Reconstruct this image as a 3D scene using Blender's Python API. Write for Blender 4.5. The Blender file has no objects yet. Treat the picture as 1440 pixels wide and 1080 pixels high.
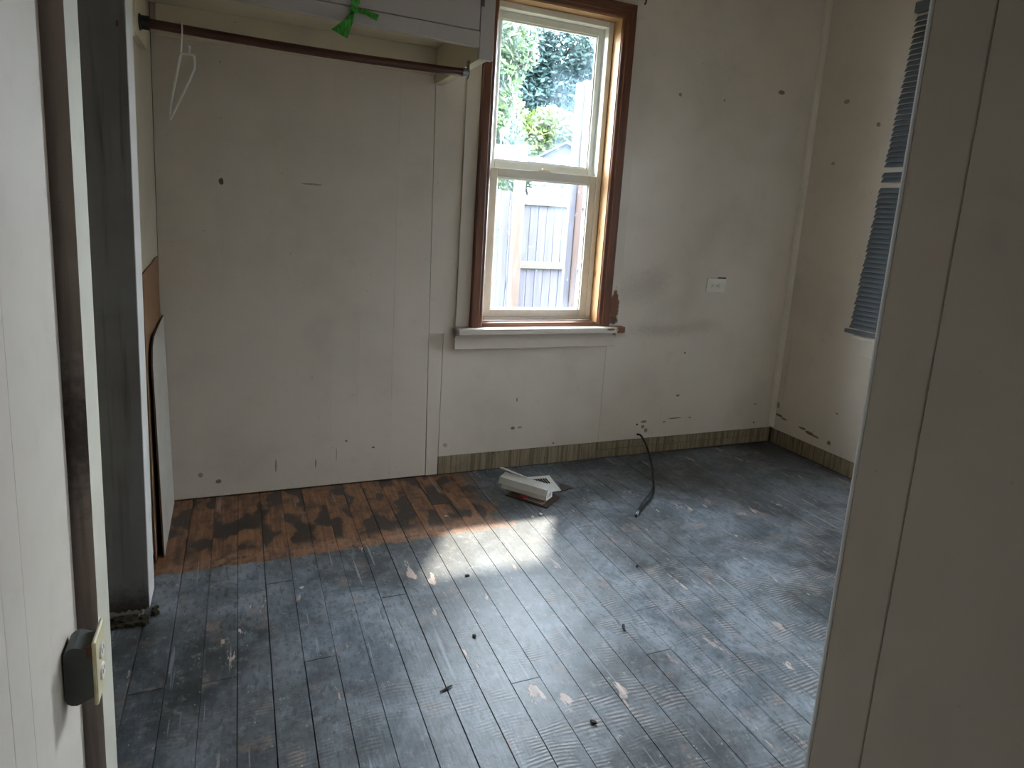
import bpy, bmesh, math, random
from mathutils import Vector, Matrix
from math import sin, cos, radians, pi
random.seed(7)
SC = bpy.context.scene
COL = SC.collection

# ------------------------------------------------------------------ camera
F_PX, CY_PX = 907.5, 464.6                            # the picture is a crop: its optical centre sits above the middle
YAW, PITCH, ROLL, EYE = radians(23.14), radians(10.15), radians(-3.61), 1.2
fwd = Vector((sin(YAW) * cos(PITCH), cos(YAW) * cos(PITCH), -sin(PITCH)))
rgt = Vector((cos(YAW), -sin(YAW), 0))
dwn = fwd.cross(rgt)
r2 = cos(ROLL) * rgt + sin(ROLL) * dwn
d2 = -sin(ROLL) * rgt + cos(ROLL) * dwn
cam_d = bpy.data.cameras.new('camera')
cam_d.sensor_width = 36.0
cam_d.lens = F_PX / 1440 * 36.0
cam_d.shift_y = (CY_PX - 540) / 1440
cam_d.clip_start = 0.02
cam = bpy.data.objects.new('camera', cam_d)
COL.objects.link(cam)
cam.matrix_world = Matrix(((r2.x, -d2.x, -fwd.x, 0), (r2.y, -d2.y, -fwd.y, 0), (r2.z, -d2.z, -fwd.z, EYE), (0, 0, 0, 1)))
SC.camera = cam

# ------------------------------------------------------------------ sky, sun, exposure
W = bpy.data.worlds.new('sky')
SC.world = W
W.use_nodes = True
bg = W.node_tree.nodes['Background']
bg.inputs['Color'].default_value = (0.80, 0.90, 1.0, 1)
bg.inputs['Strength'].default_value = 36.0
sun_d = bpy.data.lights.new('sun_offscreen', 'SUN')
sun_d.energy = 8.5
sun_d.color = (1.0, 0.93, 0.80)
sun_d.angle = radians(3.0)
sun = bpy.data.objects.new('sun_offscreen', sun_d)
COL.objects.link(sun)
SUN_DIR = Vector((-0.6, -1.0, -1.4925)).normalized()
sun.rotation_euler = SUN_DIR.to_track_quat('-Z', 'Y').to_euler()
# the sky is sampled through the window in view (a portal gives off no light of its own)
pd = bpy.data.lights.new('window_sky_portal', 'AREA'); pd.shape = 'RECTANGLE'; pd.size, pd.size_y = 0.62, 1.42
pd.cycles.is_portal = True
po = bpy.data.objects.new('window_sky_portal', pd); COL.objects.link(po)
po.location = (1.295, 2.86, 1.40); po.rotation_euler = (radians(-90), 0, 0)
SC.view_settings.view_transform = 'Standard'
SC.view_settings.look = 'None'
SC.view_settings.exposure = 0.5
SC.view_settings.gamma = 1.0
SC.view_settings.use_curve_mapping = False

# ------------------------------------------------------------------ helpers
def ray(x, y):
    return r2 * ((x - 720) / F_PX) + d2 * ((y - CY_PX) / F_PX) + fwd
def on_y(x, y, Y):
    d = ray(x, y)
    return Vector((0, 0, EYE)) + d * (Y / d.y)
def on_z(x, y, Z=0.0):
    d = ray(x, y)
    return Vector((0, 0, EYE)) + d * ((Z - EYE) / d.z)

def srgb(r, g, b):
    f = lambda c: (c / 255 / 12.92) if c / 255 <= 0.04045 else ((c / 255 + 0.055) / 1.055) ** 2.4
    return (f(r), f(g), f(b), 1.0)

def link(name, bm, mats, parent=None, smooth=False):
    me = bpy.data.meshes.new(name)
    bmesh.ops.recalc_face_normals(bm, faces=bm.faces[:])
    bm.to_mesh(me)
    bm.free()
    for m in (mats if isinstance(mats, (list, tuple)) else [mats]):
        me.materials.append(m)
    if smooth:
        for p in me.polygons:
            p.use_smooth = True
    o = bpy.data.objects.new(name, me)
    COL.objects.link(o)
    if parent is not None:
        o.parent = parent
    return o

def tag(o, label, cat=None, group=None, kind=None):
    if label: o['label'] = label
    if cat: o['category'] = cat
    if group: o['group'] = group
    if kind: o['kind'] = kind
    return o

def empty(name, loc=(0, 0, 0), rz=0.0):
    o = bpy.data.objects.new(name, None)
    COL.objects.link(o)
    o.location = loc
    o.rotation_euler = (0, 0, rz)
    o.empty_display_size = 0.05
    return o

def NB():
    return bmesh.new()

def add_box(bm, x0, x1, y0, y1, z0, z1, bev=0.0, mat=0, M=None):
    t = bmesh.new()
    vs = [t.verts.new((x, y, z)) for z in (z0, z1) for y in (y0, y1) for x in (x0, x1)]
    for f in ((0, 1, 3, 2), (4, 6, 7, 5), (0, 4, 5, 1), (2, 3, 7, 6), (0, 2, 6, 4), (1, 5, 7, 3)):
        t.faces.new([vs[i] for i in f])
    if bev > 0:
        bmesh.ops.bevel(t, geom=t.edges[:], offset=bev, segments=1, profile=0.5, affect='EDGES')
    merge(bm, t, mat, M)

def merge(bm, t, mat=0, M=None):
    if M is not None:
        bmesh.ops.transform(t, matrix=M, verts=t.verts[:])
    mp = {}
    for v in t.verts:
        mp[v] = bm.verts.new(v.co)
    for f in t.faces:
        try:
            nf = bm.faces.new([mp[v] for v in f.verts])
            nf.material_index = mat if mat else f.material_index
        except ValueError:
            pass
    t.free()

def add_prism(bm, pts, z0, z1, mat=0, bev=0.0, M=None):
    """vertical prism from plan points"""
    t = bmesh.new()
    a = [t.verts.new((p[0], p[1], z0)) for p in pts]
    b = [t.verts.new((p[0], p[1], z1)) for p in pts]
    n = len(pts)
    t.faces.new(a[::-1]); t.faces.new(b)
    for i in range(n):
        t.faces.new((a[i], a[(i + 1) % n], b[(i + 1) % n], b[i]))
    if bev > 0:
        bmesh.ops.bevel(t, geom=t.edges[:], offset=bev, segments=1, profile=0.5, affect='EDGES')
    merge(bm, t, mat, M)

def add_extr(bm, prof, axis_pts, mat=0):
    """profile = list of 3d points at start, extruded by vector"""
    t = bmesh.new()
    a = [t.verts.new(p) for p in prof]
    b = [t.verts.new(Vector(p) + Vector(axis_pts)) for p in prof]
    n = len(prof)
    t.faces.new(a[::-1]); t.faces.new(b)
    for i in range(n):
        t.faces.new((a[i], a[(i + 1) % n], b[(i + 1) % n], b[i]))
    merge(bm, t, mat)

def smooth_path(pts, sub=6):
    pts = [Vector(p) for p in pts]
    out = []
    for i in range(len(pts) - 1):
        p0 = pts[max(i - 1, 0)]; p1 = pts[i]; p2 = pts[i + 1]; p3 = pts[min(i + 2, len(pts) - 1)]
        for k in range(sub):
            t = k / sub
            out.append(0.5 * ((2 * p1) + (p2 - p0) * t + (2 * p0 - 5 * p1 + 4 * p2 - p3) * t * t + (3 * p1 - p0 - 3 * p2 + p3) * t ** 3))
    out.append(pts[-1])
    return out

def add_tube(bm, pts, r, seg=8, mat=0):
    pts = [Vector(p) for p in pts]
    rs = r if isinstance(r, (list, tuple)) else [r] * len(pts)
    t = bmesh.new()
    rings = []
    up = Vector((0, 0, 1))
    prev = None
    for i, p in enumerate(pts):
        d = (pts[min(i + 1, len(pts) - 1)] - pts[max(i - 1, 0)]).normalized()
        if prev is None:
            n = d.cross(up)
            if n.length < 1e-3: n = d.cross(Vector((1, 0, 0)))
            n.normalize()
        else:
            n = (prev - d * prev.dot(d))
            n.normalize()
        prev = n
        b = d.cross(n)
        rings.append([t.verts.new(p + rs[i] * (cos(2 * pi * k / seg) * n + sin(2 * pi * k / seg) * b)) for k in range(seg)])
    for i in range(len(rings) - 1):
        for k in range(seg):
            t.faces.new((rings[i][k], rings[i][(k + 1) % seg], rings[i + 1][(k + 1) % seg], rings[i + 1][k]))
    t.faces.new(rings[0][::-1]); t.faces.new(rings[-1])
    merge(bm, t, mat)

def add_strip(bm, pts, widths, wdirs, th=0.0008, mat=0):
    """thin cloth band with real thickness"""
    t = bmesh.new()
    rows = []
    for i, p in enumerate(pts):
        p = Vector(p); w = Vector(wdirs[i]).normalized() * widths[i] / 2
        d = (Vector(pts[min(i + 1, len(pts) - 1)]) - Vector(pts[max(i - 1, 0)])).normalized()
        n = d.cross(w).normalized() * th / 2
        rows.append([t.verts.new(p - w - n), t.verts.new(p + w - n), t.verts.new(p + w + n), t.verts.new(p - w + n)])
    for i in range(len(rows) - 1):
        for k in range(4):
            t.faces.new((rows[i][k], rows[i][(k + 1) % 4], rows[i + 1][(k + 1) % 4], rows[i + 1][k]))
    t.faces.new(rows[0][::-1]); t.faces.new(rows[-1])
    merge(bm, t, mat)

# ------------------------------------------------------------------ materials
def new_mat(name):
    m = bpy.data.materials.new(name)
    m.use_nodes = True
    nt = m.node_tree
    return m, nt, nt.nodes['Principled BSDF']

class G:
    """small node-graph helper"""
    def __init__(s, nt):
        s.nt = nt
    def n(s, t, **kw):
        o = s.nt.nodes.new(t)
        for k, v in kw.items(): setattr(o, k, v)
        return o
    def put(s, sock, v):
        if isinstance(v, bpy.types.NodeSocket): s.nt.links.new(v, sock)
        elif v is not None: sock.default_value = v
    def math(s, op, a, b=None, c=None, clamp=False):
        o = s.n('ShaderNodeMath', operation=op, use_clamp=clamp)
        s.put(o.inputs[0], a); s.put(o.inputs[1], b)
        if c is not None: s.put(o.inputs[2], c)
        return o.outputs[0]
    def vmath(s, op, a, b=None):
        o = s.n('ShaderNodeVectorMath', operation=op)
        s.put(o.inputs[0], a)
        if b is not None: s.put(o.inputs[1], b)
        return o.outputs['Value'] if op in ('LENGTH', 'DOT_PRODUCT', 'DISTANCE') else o.outputs[0]
    def noise(s, vec, scale, detail=3.0, rough=0.55, dist=0.0, out='Fac'):
        o = s.n('ShaderNodeTexNoise')
        s.put(o.inputs['Vector'], vec); o.inputs['Scale'].default_value = scale
        o.inputs['Detail'].default_value = detail; o.inputs['Roughness'].default_value = rough
        o.inputs['Distortion'].default_value = dist
        return o.outputs[out]
    def ramp(s, fac, lo, hi, smooth=True):
        o = s.n('ShaderNodeMapRange', interpolation_type='SMOOTHSTEP' if smooth else 'LINEAR')
        s.put(o.inputs['Value'], fac); s.put(o.inputs['From Min'], lo); s.put(o.inputs['From Max'], hi)
        return o.outputs['Result']
    def mix(s, fac, a, b):
        o = s.n('ShaderNodeMix', data_type='RGBA')
        s.put(o.inputs['Factor'], fac); s.put(o.inputs[6], a); s.put(o.inputs[7], b)
        return o.outputs[2]
    def mapv(s, vec, scale=(1, 1, 1), rot=(0, 0, 0), loc=(0, 0, 0)):
        o = s.n('ShaderNodeMapping')
        s.put(o.inputs['Vector'], vec)
        o.inputs['Scale'].default_value = scale; o.inputs['Rotation'].default_value = rot; o.inputs['Location'].default_value = loc
        return o.outputs[0]
    def sep(s, vec):
        o = s.n('ShaderNodeSeparateXYZ'); s.put(o.inputs[0], vec); return o.outputs
    def comb(s, x, y, z):
        o = s.n('ShaderNodeCombineXYZ')
        for i, v in enumerate((x, y, z)): s.put(o.inputs[i], v)
        return o.outputs[0]
    def pos(s):
        return s.n('ShaderNodeNewGeometry').outputs['Position']
    def obj(s):
        return s.n('ShaderNodeTexCoord').outputs['Object']
    def rnd(s):
        return s.n('ShaderNodeObjectInfo').outputs['Random']
    def bump(s, h, strength, dist=0.002):
        o = s.n('ShaderNodeBump'); s.put(o.inputs['Height'], h)
        o.inputs['Strength'].default_value = strength; o.inputs['Distance'].default_value = dist
        return o.outputs[0]

def paint_mat(name, base, dirt=(0.30, 0.27, 0.22, 1), dirt_amt=0.35, rough=0.55, marks=(), streak=0.0, speck=0.5, seed=0.0):
    """old wall paint: blotchy grime, fine specks, plus marks (centre, radii, colour) fixed on the wall"""
    m, nt, b = new_mat(name)
    g = G(nt)
    p = g.mapv(g.pos(), loc=(seed, seed * 1.7, seed * 0.3))
    big = g.noise(p, 2.2, 4, 0.6)
    col = g.mix(g.math('MULTIPLY', g.ramp(big, 0.42, 0.78), dirt_amt), base, dirt)
    mid = g.noise(p, 14, 4, 0.65)
    col = g.mix(g.math('MULTIPLY', g.ramp(mid, 0.55, 0.85), dirt_amt * 0.55), col, dirt)
    if streak > 0:
        st = g.noise(g.mapv(p, scale=(9, 9, 0.5)), 4, 3, 0.6)
        col = g.mix(g.math('MULTIPLY', g.ramp(st, 0.5, 0.75), streak), col, dirt)
    sp = g.noise(p, 75, 2, 0.5)
    col = g.mix(g.math('MULTIPLY', g.ramp(sp, 0.74, 0.80), speck), col, (0.09, 0.07, 0.05, 1))
    wp = g.pos()
    if marks:
        nv = g.noise(wp, 60, 3, 0.6, out='Color')
        off = g.vmath('SCALE', g.vmath('SUBTRACT', nv, (0.5, 0.5, 0.5)))
        off.node.inputs['Scale'].default_value = 0.9
    for (c, r, colr, amt) in marks:
        d = g.vmath('DIVIDE', g.vmath('SUBTRACT', wp, c), r)
        d = g.vmath('ADD', d, off)
        ln = g.vmath('LENGTH', d)
        soft = 0.75 if min(max(r[0], r[2]), max(r[1], r[2])) < 0.12 else 0.0
        f = g.math('SUBTRACT', 1.0, g.ramp(ln, soft, 1.0))
        col = g.mix(g.math('MULTIPLY', f, amt), col, colr)
    nt.links.new(col, b.inputs['Base Color'])
    rg = g.math('ADD', g.math('MULTIPLY', mid, 0.2), rough - 0.1)
    nt.links.new(rg, b.inputs['Roughness'])
    nt.links.new(g.bump(g.noise(p, 180, 3, 0.6), 0.10, 0.001), b.inputs['Normal'])
    return m

def wood_mat(name, c1, c2, axis='Z', scale=14.0, rough=0.45, knots=None, dirt=None):
    m, nt, b = new_mat(name)
    g = G(nt)
    p = g.pos()
    st = {'X': (0.06, 1, 1), 'Y': (1, 0.06, 1), 'Z': (1, 1, 0.06)}[axis]
    w = g.noise(g.mapv(p, scale=st), scale * 5, 4, 0.6, 0.6)
    col = g.mix(g.ramp(w, 0.3, 0.7), c1, c2)
    if knots:
        v = g.n('ShaderNodeTexVoronoi'); v.inputs['Scale'].default_value = 9.0
        nt.links.new(g.mapv(p, scale=(1.6, 1.6, 0.7) if axis == 'Z' else (0.7, 1.6, 1.6)), v.inputs['Vector'])
        col = g.mix(g.ramp(v.outputs['Distance'], 0.16, 0.06), col, knots)
    if dirt:
        col = g.mix(g.math('MULTIPLY', g.ramp(g.noise(p, 9, 4, 0.65), 0.5, 0.8), 0.8), col, dirt)
    nt.links.new(col, b.inputs['Base Color'])
    b.inputs['Roughness'].default_value = rough
    nt.links.new(g.bump(w, 0.12, 0.001), b.inputs['Normal'])
    return m

def plain_mat(name, col, rough=0.5, metal=0.0, var=0.12, scale=25.0, dark=None):
    m, nt, b = new_mat(name)
    g = G(nt)
    n = g.noise(g.pos(), scale, 4, 0.6)
    dk = dark or tuple(c * 0.55 for c in col[:3]) + (1,)
    nt.links.new(g.mix(g.math('MULTIPLY', g.ramp(n, 0.4, 0.8), var * 4, clamp=True), col, dk), b.inputs['Base Color'])
    b.inputs['Roughness'].default_value = rough
    b.inputs['Metallic'].default_value = metal
    return m

BROWN = (0.10, 0.045, 0.020, 1)
BLACK = (0.006, 0.005, 0.004, 1)
RUST = (0.14, 0.075, 0.045, 1)
GRIME = (0.17, 0.14, 0.115, 1)
YB = 2.698
def bm_mark(x, y, rpx, rpz, col, amt):
    """mark on the back wall: photo direction met with the wall plane; radii in metres"""
    p = on_y(x, y, YB)
    return ((p.x, p.y, p.z), (rpx, 0.3, rpz), col, amt)
back_marks = [
    bm_mark(896, 597, .0065, .0065, BLACK, 1), bm_mark(896.5, 611, .008, .008, BLACK, 1),
    bm_mark(905, 593, .022, .008, RUST, .8), bm_mark(904, 600, .012, .010, RUST, .8), bm_mark(908, 605, .012, .014, RUST, .75),
    bm_mark(949, 588, .055, .0035, RUST, .9), bm_mark(934, 593, .012, .005, RUST, .7), bm_mark(970, 587, .012, .004, RUST, .7),
    bm_mark(953, 556, .014, .007, RUST, .8), bm_mark(963, 496, .007, .007, BROWN, .8),
    bm_mark(721, 602, .012, .008, RUST, .9), bm_mark(731, 601, .014, .006, RUST, .6), bm_mark(727, 562, .004, .012, BROWN, .8),
    bm_mark(778, 623, .005, .005, BLACK, .9), bm_mark(671, 638, .005, .006, BLACK, .9), bm_mark(626, 626, .012, .012, RUST, .45),
    bm_mark(311, 255, .010, .014, BROWN, .95), bm_mark(1099, 130, .022, .012, (0.10, 0.065, 0.02, 1), .8),
    bm_mark(957, 133, .010, .010, BROWN, .7), bm_mark(1019, 141, .007, .008, RUST, .6),
    bm_mark(438, 259, .045, .004, GRIME, .7), bm_mark(307, 677, .012, .010, BROWN, .8), bm_mark(282, 668, .010, .012, BROWN, .6),
    bm_mark(388, 655, .0035, .035, GRIME, .8), bm_mark(444, 652, .0035, .022, GRIME, .8), bm_mark(525, 629, .007, .005, BLACK, .8),
    bm_mark(487, 620, .006, .005, BLACK, .7), bm_mark(473, 640, .0025, .04, GRIME, .6),
    bm_mark(1060, 594, .008, .006, BROWN, .9), bm_mark(1062, 568, .010, .006, RUST, .7),
    bm_mark(930, 464, .26, .055, GRIME, .32), bm_mark(985, 458, .20, .06, GRIME, .25), bm_mark(905, 405, .20, .12, GRIME, .25),
    bm_mark(925, 390, .12, .12, GRIME, .2),
]
WALLC = srgb(212, 200, 186)
M_back = paint_mat('wall_paint_back', WALLC, dirt_amt=0.30, marks=back_marks)
M_wall = paint_mat('wall_paint', WALLC, dirt_amt=0.28, seed=3.0)
M_hall_l = paint_mat('wall_paint_hall', WALLC, dirt_amt=0.25, speck=0.2, seed=5.0)
M_hall_r = paint_mat('wall_paint_hall_side', WALLC, dirt_amt=0.25, speck=0.15, seed=8.0)
M_ceil = paint_mat('ceiling_paint', srgb(214, 206, 194), dirt_amt=0.2, speck=0.0)
M_studs = wood_mat('dark_lath', srgb(70, 58, 46), srgb(48, 40, 34), 'Z')

# ------------------------------------------------------------------ floor planks
SK = 0.0
CORNER = Vector((2.81, YB, 0))
RSK = 0.0
def rw(s, t, z):
    """point on the blind wall: s from the far corner toward the viewer, t into the room"""
    return Vector((CORNER.x - s * sin(RSK) - t * cos(RSK), CORNER.y - s * cos(RSK) + t * sin(RSK), z))

def floor_material():
    m, nt, b = new_mat('worn_floor_paint')
    g = G(nt)
    P = g.pos()
    R = g.n('ShaderNodeVectorRotate', rotation_type='Z_AXIS')
    nt.links.new(P, R.inputs['Vector']); R.inputs['Angle'].default_value = SK
    UV = R.outputs[0]
    X, Y, Z = g.sep(P)
    rnd = g.rnd()
    shift = g.comb(g.math('MULTIPLY', rnd, 37.0), g.math('MULTIPLY', rnd, 91.0), 0.0)
    UVp = g.vmath('ADD', UV, shift)
    long_ = g.mapv(UVp, scale=(1.0, 0.12, 1.0))
    grain = g.noise(g.mapv(UVp, scale=(1.0, 0.035, 1.0)), 110, 3, 0.6)
    # bare wood of each board
    wood = g.mix(rnd, srgb(136, 94, 66), srgb(108, 74, 52))
    wood = g.mix(g.ramp(grain, 0.35, 0.7), wood, srgb(156, 110, 78))
    # old paint, dusty and blotched
    bl = g.noise(UV, 5.0, 6, 0.7, 0.4)
    paint = g.mix(g.ramp(bl, 0.36, 0.66), srgb(46, 50, 52), srgb(92, 95, 98))
    # large rubbed-down blotches all over the room
    mid_ = g.math('MULTIPLY', g.ramp(g.noise(g.mapv(P, loc=(4.3, 1.7, 0)), 1.7, 5, 0.65, 0.4), 0.38, 0.62), 0.75)
    paint = g.mix(mid_, paint, g.mix(g.ramp(bl, 0.36, 0.66), srgb(92, 102, 112), srgb(150, 158, 168)))
    paint = g.mix(g.math('MULTIPLY', g.ramp(rnd, 0.2, 1.0), 0.22), paint, srgb(104, 104, 104))
    dust = g.noise(UV, 30, 6, 0.75)
    paint = g.mix(g.math('MULTIPLY', g.ramp(dust, 0.52, 0.72), 0.50), paint, srgb(160, 158, 156))
    grit = g.noise(g.mapv(UV, scale=(1, 0.4, 1)), 70, 5, 0.75)
    paint = g.mix(g.math('MULTIPLY', g.ramp(grit, 0.52, 0.36), 0.55), paint, srgb(40, 43, 46))
    pink = g.noise(UVp, 9, 4, 0.65)
    paint = g.mix(g.math('MULTIPLY', g.ramp(pink, 0.56, 0.70), 0.45), paint, srgb(146, 122, 108))
    # closet strip, never painted: far side of a line across the boards
    edge = g.noise(P, 22, 4, 0.65)
    yl = g.math('ADD', Y, g.math('MULTIPLY', g.math('SUBTRACT', edge, 0.5), 0.05))
    xl = g.math('ADD', X, g.math('MULTIPLY', g.math('SUBTRACT', g.noise(P, 9, 4, 0.6), 0.5), 0.35))
    zone = g.math('MULTIPLY', g.ramp(yl, 2.138, 2.152), g.ramp(xl, 1.00, 0.90))
    resid = g.noise(g.mapv(UVp, scale=(0.8, 0.45, 1)), 11, 2, 0.5)
    resid = g.math('MULTIPLY', g.ramp(resid, 0.50, 0.56), g.ramp(Y, 2.21, 2.26))
    streak_ = g.noise(g.mapv(UVp, scale=(1.0, 0.15, 1)), 40, 4, 0.7)
    wood = g.mix(g.math('MULTIPLY', g.ramp(streak_, 0.48, 0.68), 0.7), wood, srgb(62, 48, 40))
    wood = g.mix(g.math('MULTIPLY', g.ramp(g.noise(P, 13, 5, 0.7), 0.42, 0.66), 0.65), wood, srgb(58, 46, 40))
    scuff = g.math('MULTIPLY', g.ramp(g.math('ABSOLUTE', g.math('SUBTRACT', yl, 2.19)), 0.06, 0.01), g.ramp(g.noise(P, 30, 4, 0.7), 0.42, 0.62))
    wood = g.mix(g.math('MULTIPLY', scuff, 0.55), wood, srgb(164, 126, 104))
    closet = g.mix(g.math('MULTIPLY', resid, 0.9), wood, srgb(46, 44, 42))
    col = g.mix(zone, paint, closet)
    # wear: paint torn off in streaks along the boards
    wearm = g.noise(g.mapv(UVp, scale=(1.0, 0.28, 1.0)), 15, 5, 0.65, 0.3)
    region = g.noise(P, 2.1, 2, 0.5)
    wear = g.math('MULTIPLY', g.ramp(wearm, 0.63, 0.655), g.ramp(region, 0.36, 0.52))
    wear = g.math('MULTIPLY', wear, g.math('SUBTRACT', 1.0, zone))
    col = g.mix(g.math('MULTIPLY', wear, 0.85), col, g.mix(g.ramp(grain, 0.3, 0.7), srgb(168, 138, 120), srgb(216, 196, 184)))
    # sanding ripples across the boards, strongest near the hall end
    ph = g.noise(UV, 5, 1, 0.4)
    V = g.sep(UV)
    tri = g.math('FRACT', g.math('ADD', g.math('MULTIPLY', V[1], 95.0), g.math('MULTIPLY', ph, 5.0)))
    ripple = g.math('SUBTRACT', 1.0, g.ramp(g.math('ABSOLUTE', g.math('SUBTRACT', tri, 0.5)), 0.05, 0.42))
    rm = g.math('MULTIPLY', g.ramp(g.noise(g.mapv(UV, scale=(1, 1.6, 1)), 4, 4, 0.65), 0.44, 0.60), g.ramp(g.math('ADD', Y, g.math('MULTIPLY', X, -0.25)), 1.65, 1.25))
    rm = g.math('MULTIPLY', rm, g.ramp(g.noise(UVp, 18, 3, 0.6), 0.38, 0.66))
    rm = g.math('MULTIPLY', rm, g.math('ADD', 0.35, g.math('MULTIPLY', g.ramp(X, 0.2, 0.9), 0.65)))
    rip = g.math('MULTIPLY', ripple, rm)
    col = g.mix(g.math('MULTIPLY', rip, 0.60), col, srgb(176, 166, 160))
    col = g.mix(g.math('MULTIPLY', g.math('MULTIPLY', g.math('SUBTRACT', 1.0, ripple), rm), 0.45), col, srgb(44, 46, 50))
    # fine scratches and flecks
    sc = g.noise(g.mapv(UV, rot=(0, 0, 0.5), scale=(1.0, 0.05, 1)), 60, 2, 0.5)
    col = g.mix(g.math('MULTIPLY', g.ramp(sc, 0.66, 0.72), 0.45), col, srgb(160, 165, 170))
    fl = g.noise(P, 120, 2, 0.5)
    col = g.mix(g.math('MULTIPLY', g.ramp(fl, 0.71, 0.75), 0.7), col, srgb(190, 190, 185))
    dk = g.noise(P, 55, 2, 0.5)
    col = g.mix(g.math('MULTIPLY', g.ramp(dk, 0.77, 0.80), 0.8), col, (0.01, 0.009, 0.008, 1))
    nt.links.new(col, b.inputs['Base Color'])
    ro = g.math('ADD', 0.36, g.math('MULTIPLY', bl, 0.18))
    ro = g.math('ADD', ro, g.math('MULTIPLY', zone, 0.05))
    nt.links.new(ro, b.inputs['Roughness'])
    b.inputs['Specular IOR Level'].default_value = 0.5
    hgt = g.math('ADD', g.math('MULTIPLY', rip, 0.8), g.math('ADD', g.math('MULTIPLY', dust, 0.6), g.math('MULTIPLY', grain, 0.5)))
    hgt = g.math('SUBTRACT', hgt, g.math('MULTIPLY', wear, 0.5))
    nt.links.new(g.bump(hgt, 0.5, 0.0018), b.inputs['Normal'])
    return m
M_floor = floor_material()
M_sub = plain_mat('subfloor_dirt', srgb(26, 22, 19), 0.9)

def clip(poly, nx, ny, c):
    """keep nx*x+ny*y <= c"""
    out = []
    for i in range(len(poly)):
        a, b = poly[i], poly[(i + 1) % len(poly)]
        da, db = nx * a[0] + ny * a[1] - c, nx * b[0] + ny * b[1] - c
        if da <= 0: out.append(a)
        if (da < 0 < db) or (db < 0 < da):
            t = da / (da - db)
            out.append((a[0] + t * (b[0] - a[0]), a[1] + t * (b[1] - a[1])))
    return out

FX0, FY0, FY1 = -0.95, -1.2, YB + 0.004
rn = (cos(RSK), -sin(RSK)); rc = rn[0] * CORNER.x + rn[1] * CORNER.y + 0.004
bm = NB()
room = [(FX0, FY0), (3.4, FY0), (3.4, FY1), (FX0, FY1)]
room = clip(room, rn[0], rn[1], rc)
add_prism(bm, room, -0.06, -0.019)
floor = tag(link('floor', bm, M_sub), 'worn dark painted plank floor with bare brown strip under the closet', 'floor', kind='structure')
un, vn = (cos(SK), -sin(SK)), (sin(SK), cos(SK))
PW = 0.0822
def plank(u0, u1, v0, v1):
    def region(i, j):
        p = [(u * un[0] + v * vn[0], u * un[1] + v * vn[1]) for u, v in ((u0 + i, v0 + j), (u1 - i, v0 + j), (u1 - i, v1 - j), (u0 + i, v1 - j))]
        for c in ((-1, 0, -FX0), (0, -1, -FY0), (0, 1, FY1), (rn[0], rn[1], rc)):
            p = clip(p, *c)
            if len(p) < 3: return None
        return p
    gap = random.choice((0.0003, 0.0004, 0.0007, 0.0012))
    a, t = region(gap, gap), region(gap + 0.0006, gap + 0.0006)
    if not a or not t or len(a) != len(t): return
    dz = random.uniform(-0.0004, 0.0)
    b = NB()
    lo = [b.verts.new((x, y, -0.018)) for x, y in a]
    md = [b.verts.new((x, y, dz - 0.0009)) for x, y in a]
    up = [b.verts.new((x, y, dz)) for x, y in t]
    n = len(a)
    b.faces.new(lo[::-1]); b.faces.new(up)
    for i in range(n):
        j = (i + 1) % n
        b.faces.new((lo[i], lo[j], md[j], md[i])); b.faces.new((md[i], md[j], up[j], up[i]))
    link('plank', b, M_floor, floor)
forced = {-2: [1.592], 1: [1.597], 0: [2.0], 2: [0.8], 7: [1.35]}
k = -13
while True:
    u0 = 0.0625 + PW * k
    if u0 > 2.9: break
    joints = [-1.9, 3.6]
    if k in forced:
        joints += forced[k] + [forced[k][0] - 1.6]
    else:
        v = -1.9 + random.uniform(0.5, 4.2)
        while v < 3.3:
            joints.append(v); v += random.uniform(2.6, 4.2)
    joints.sort()
    for a, b_ in zip(joints, joints[1:]):
        plank(u0, u0 + PW, a, b_)
    k += 1

# ------------------------------------------------------------------ window wall
WX0, WX1, WZ0, WZ1 = 0.996, 1.593, 0.708, 2.095       # clear opening
HZ = 2.50
bm = NB()
add_box(bm, -1.05, WX0 - 0.012, YB + 0.006, YB + 0.15, -0.06, HZ)
add_box(bm, WX1 + 0.012, 2.93, YB + 0.006, YB + 0.15, -0.06, HZ)
add_box(bm, WX0 - 0.012, WX1 + 0.012, YB + 0.006, YB + 0.15, -0.06, WZ0 - 0.012)
add_box(bm, WX0 - 0.012, WX1 + 0.012, YB + 0.006, YB + 0.15, WZ1 + 0.012, HZ)
wall_back = tag(link('wall_back', bm, M_studs), 'grimy off-white panelled wall with the double-hung window', 'wall', kind='structure')
PY0, PY1 = YB, YB + 0.006
def panel(x0, x1, z0, z1, dy=0.0, xt0=None, xt1=None, bev=0.0007):
    """one sheet of wall panelling, edges may lean"""
    b = NB()
    xt0 = x0 if xt0 is None else xt0; xt1 = x1 if xt1 is None else xt1
    t = bmesh.new()
    vs = []
    for y in (PY0 + dy, PY1):
        for (x, z) in ((x0, z0), (x1, z0), (xt1, z1), (xt0, z1)):
            vs.append(t.verts.new((x, y, z)))
    for f in ((0, 1, 2, 3), (7, 6, 5, 4), (0, 4, 5, 1), (1, 5, 6, 2), (2, 6, 7, 3), (3, 7, 4, 0)):
        t.faces.new([vs[i] for i in f])
    bmesh.ops.bevel(t, geom=t.edges[:], offset=bev, segments=1, profile=0.5, affect='EDGES')
    merge(b, t)
    return link('wall_panel', b, M_back, wall_back)
G1 = 0.00005
edges = [-0.279, -0.065, 0.137, 0.346, 0.458, 0.60, 0.767]
for i in range(len(edges) - 1):
    last = i == len(edges) - 2
    panel(edges[i] + G1, edges[i + 1] - (0.0012 if last else G1), 0.006, HZ - 0.02, 0.0, None, (0.735 - 0.001) if last else None, bev=0.0009 if last else 0.00035)
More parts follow.
